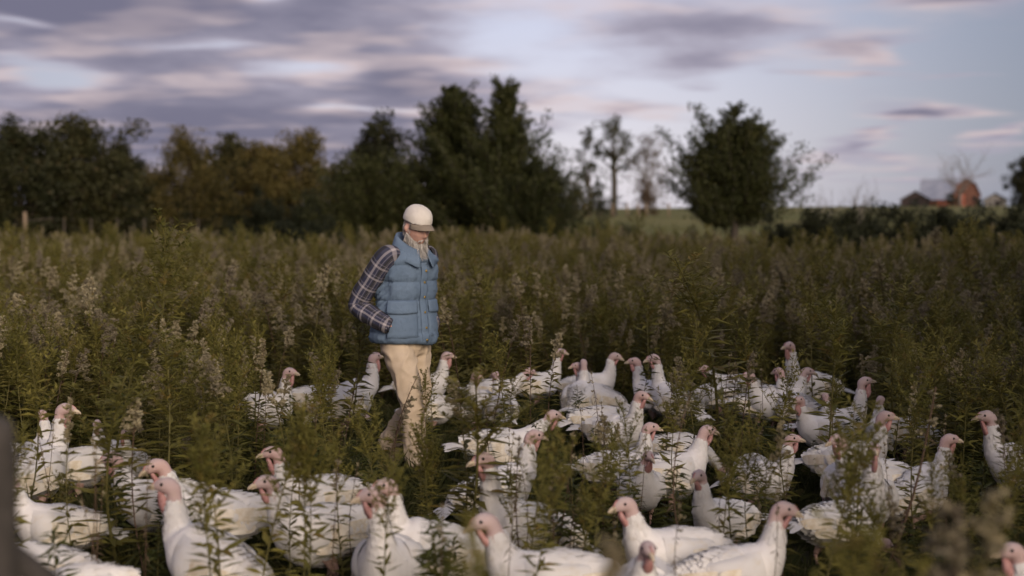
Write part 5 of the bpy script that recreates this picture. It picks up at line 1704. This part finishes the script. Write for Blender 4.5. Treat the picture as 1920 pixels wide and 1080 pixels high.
for (px, py, d, kind, w, lab) in NEAR:
    q = at_depth(px, py, d)
    weed(q[0], d, q[2], kind, lab, GW, rng, w)

# further single weeds: the largest in view, told apart only by their kind
KIND_WORDS = {'seed': 'tan-plumed goldenrod', 'spire': 'yellow-green leafy goldenrod', 'dry': 'thin brown stalk', 'young': 'dark leafy shoot'}
BIRD_WORDS = [
    'stretched-neck turkey facing the camera',
    'large turkey behind the stretched-neck bird',
    'front-most profile turkey',
    'long-necked turkey with the sloping body',
    'raised-beak round-breasted turkey',
    'dark-red-throated turkey at the bottom edge',
    'big right-facing turkey at the bottom',
    'half-hidden pinkish-headed turkey',
    'head-down turkey behind the big right-facing one',
    'right-looking turkey beside the raised rump',
    'turkey with the raised rump',
    'steeply sloping turkey with the red throat',
    'pink-headed turkey turned right in mid flock',
    'small front-facing turkey',
    'turkey seen through stalks beside the pink-headed pair',
    'turkey behind the brown flower stalk',
    'crouching turkey behind the brown flower stalk',
    'bright pink-headed profile turkey',
    'back-turned turkey before the bright pink head',
    'dusky-headed turkey at the left',
    'turkey stretching up to the seed head',
    'small-headed turkey behind the stretching one',
    'first slim upright neck at the left',
    'second slim upright neck at the left',
    'broad feeding turkey at the left',
    'turkey behind the near post',
    'turkey in the bottom left corner',
    'mostly hidden turkey above the near post',
    'tail-only turkey at the bottom left',
    'pale-headed long-tailed turkey',
    'red-cheeked turkey before the long-tailed one',
    'furthest left turkey of the back row',
    'hunched turkey right behind the man',
    'feeding turkey left of the man',
    'right-looking turkey just beyond the man',
    'feeding turkey close behind the man',
    'left bird of the close pair',
    'right bird of the close pair',
    'turkey poking its head forward',
    'tallest turkey of the middle back row',
    'left bird of the crossing necks',
    'right bird of the crossing necks',
    'red-eyed turkey of the back row',
    'slim pale neck beside the red-eyed turkey',
    'bluish-headed turkey of the back row',
    'red-wattled turkey below the slim necks',
    'low feeding turkey before the crossing necks',
    'tall turkey at the back right',
    'turkey tucked against the tall back-right one',
    'dark-headed right-facing turkey at the back',
    'turkey hidden by a seed head',
    'dark lowered head at the back right',
    'pink-naped turkey at the back right',
    'broad lit back at the back right',
    'feeding turkey between the back rows',
    'grey-headed turkey hidden in the weeds',
    'dark-red-throated turkey at the right',
    'pale neck behind the dark-red-throated turkey',
    'brown-headed turkey at the right',
    'turkey of which only the back shows',
    'lone turkey near the right edge',
    'turkey in dense weeds at the right',
    'front-facing turkey behind the blurred stalk',
    'feeding turkey before the blurred brown stalk',
    'dim turkey in the bottom right corner',
    'feeding turkey behind the small front-facing one',
]
assert len(BIRD_WORDS) == len(birds)
tries = 0
while n_weeds < 300 and tries < 20000:
    tries += 1
    y = rng.uniform(5.2, 9.6)
    x = rng.uniform(-.385, .385) * y
    if not clear_of_birds(x, y, .24):
        continue
    kind = rng.choice(['seed', 'spire', 'dry', 'young'], p=[.14, .44, .20, .22])
    h = {'seed': rng.uniform(.75, 1.0), 'spire': rng.uniform(.70, 1.12), 'dry': rng.uniform(.55, .85), 'young': rng.uniform(.40, .68)}[kind]
    if y < 7 and kind in ('seed', 'spire'): h *= .88
    if not allowed(x, y, h, rng, .04, {'dry': 1.6, 'spire': 1.25}.get(kind, 1.0)):
        continue
    near_b = BIRD_WORDS[int(np.argmin(np.hypot(bird_xy[:-1, 0] - x, bird_xy[:-1, 1] - y)))]
    weed(x, y, h, kind, KIND_WORDS[kind] + ' closest to the ' + near_b, KIND_WORDS[kind] + ' by the ' + near_b, rng)

# the uncountable thicket behind and beside the flock
def instancer(name, pts, var, scl, rot, meshes, label, cat):
    me = bpy.data.meshes.new(name)
    me.from_pydata([tuple(p) for p in pts], [], [])
    a = me.attributes.new('var', 'INT', 'POINT'); a.data.foreach_set('value', np.asarray(var, np.int32))
    a = me.attributes.new('scl', 'FLOAT_VECTOR', 'POINT'); a.data.foreach_set('vector', np.asarray(scl, np.float32).ravel())
    a = me.attributes.new('rot', 'FLOAT_VECTOR', 'POINT'); a.data.foreach_set('vector', np.asarray(rot, np.float32).ravel())
    o = obj(name, me)
    ng = bpy.data.node_groups.new(name, 'GeometryNodeTree')
    ng.interface.new_socket('Geometry', in_out='INPUT', socket_type='NodeSocketGeometry')
    ng.interface.new_socket('Geometry', in_out='OUTPUT', socket_type='NodeSocketGeometry')
    gi = ng.nodes.new('NodeGroupInput'); go = ng.nodes.new('NodeGroupOutput')
    join = ng.nodes.new('GeometryNodeJoinGeometry')
    def attr(nm, t):
        n = ng.nodes.new('GeometryNodeInputNamedAttribute'); n.data_type = t; n.inputs['Name'].default_value = nm
        return n.outputs['Attribute']
    va, sa_, ra_ = attr('var', 'INT'), attr('scl', 'FLOAT_VECTOR'), attr('rot', 'FLOAT_VECTOR')
    e2r = ng.nodes.new('FunctionNodeEulerToRotation'); ng.links.new(ra_, e2r.inputs[0])
    for k, m_ in enumerate(meshes):
        src = bpy.data.objects.new(name + '_form', m_)
        oi = ng.nodes.new('GeometryNodeObjectInfo'); oi.inputs['Object'].default_value = src
        cp = ng.nodes.new('FunctionNodeCompare'); cp.data_type = 'INT'; cp.operation = 'EQUAL'
        ng.links.new(va, cp.inputs[2]); cp.inputs[3].default_value = k
        ip = ng.nodes.new('GeometryNodeInstanceOnPoints')
        ng.links.new(gi.outputs[0], ip.inputs['Points']); ng.links.new(cp.outputs[0], ip.inputs['Selection'])
        ng.links.new(oi.outputs['Geometry'], ip.inputs['Instance'])
        ng.links.new(e2r.outputs[0], ip.inputs['Rotation']); ng.links.new(sa_, ip.inputs['Scale'])
        ng.links.new(ip.outputs[0], join.inputs[0])
    ng.links.new(join.outputs[0], go.inputs[0])
    md = o.modifiers.new('scatter', 'NODES'); md.node_group = ng
    tag(o, label, cat, None, 'stuff')
    return o

rng = np.random.default_rng(9)
pts, var, scl, rot = [], [], [], []
def patchy(x, y):
    return .5 + .5 * math.sin(x * .55 + 1.7 * math.sin(y * .31)) * math.sin(y * .47 + x * .2)
def scatter(y0, y1, step, soft):
    y = y0
    while y < y1:
        hw = .47 * y + 1.0
        for x in np.arange(-hw, hw, step):
            xx = x + rng.uniform(-.5, .5) * step * 1.3; yy = y + rng.uniform(-.5, .5) * step * 1.3
            near = np.min(np.hypot(bird_xy[:, 0] - xx, bird_xy[:, 1] - yy))
            if near < .27: continue
            if near < .7 and rng.uniform() < .35: continue
            if yy < 7.2 and rng.uniform() < .40: continue
            pt = patchy(xx, yy)
            tall = np.clip((yy - 7) / 5, 0, 1)
            far_ = np.clip((yy - 13) / 10, 0, 1)
            pr = np.array([.40 + .16 * tall + .22 * far_, .26 + .12 * pt, .07, .26 - .16 * tall]); pr /= pr.sum()
            kind = rng.choice(4, p=pr)
            h = [rng.normal(.92, .14), rng.normal(.95, .20), rng.normal(.8, .1), rng.normal(.55, .08)][kind] * (.82 + .18 * tall) * (.9 + .2 * pt)
            if yy < 13 and not allowed(xx, yy, h, rng, .06, soft): continue
            nm = ['seed', 'spire', 'dry', 'young'][kind]
            pts.append((xx, yy, gz_at(xx, yy) - .02)); var.append(rng.choice(BY_KIND[nm]))
            w = h * rng.uniform(.95, 1.35)
            scl.append((w, w, h)); tl = [.10, .09, .20, .09][kind]; rot.append((rng.normal(0, tl), rng.normal(0, tl), rng.uniform(0, 6.28)))
        y += step
scatter(5.6, 14.0, .19, .8)
scatter(14.0, 26.0, .27, 1)
scatter(26.0, 47.0, .40, 1)
instancer('goldenrod_thicket', pts, var, scl, rot, [v[2] for v in VARIANTS], 'dense thicket of goldenrod and seed plumes filling the field behind the flock', 'weeds')

tm = [grass_tuft(s_).mesh('tuft', 'grass_blade', False) for s_ in (1, 2, 3, 4)]
pts2, var2, scl2, rot2_ = [], [], [], []
y = 2.5
while y < 16:
    hw = .42 * y + .8
    for x in np.arange(-hw, hw, .15):
        xx = x + rng.uniform(-.1, .1); yy = y + rng.uniform(-.1, .1)
        if rng.uniform() < .2: continue
        s_ = rng.uniform(.45, .95) * (.8 if not clear_of_birds(xx, yy, .3) else 1)
        pts2.append((xx, yy, gz_at(xx, yy) - .01)); var2.append(rng.integers(4)); scl2.append((s_ * 1.2, s_ * 1.2, s_)); rot2_.append((0, 0, rng.uniform(0, 6.28)))
    y += .15
instancer('grass', pts2, var2, scl2, rot2_, tm, 'short dark grass and trodden stems under the weeds', 'grass')
print('WEEDS', n_weeds, tries, len(pts), len(pts2))
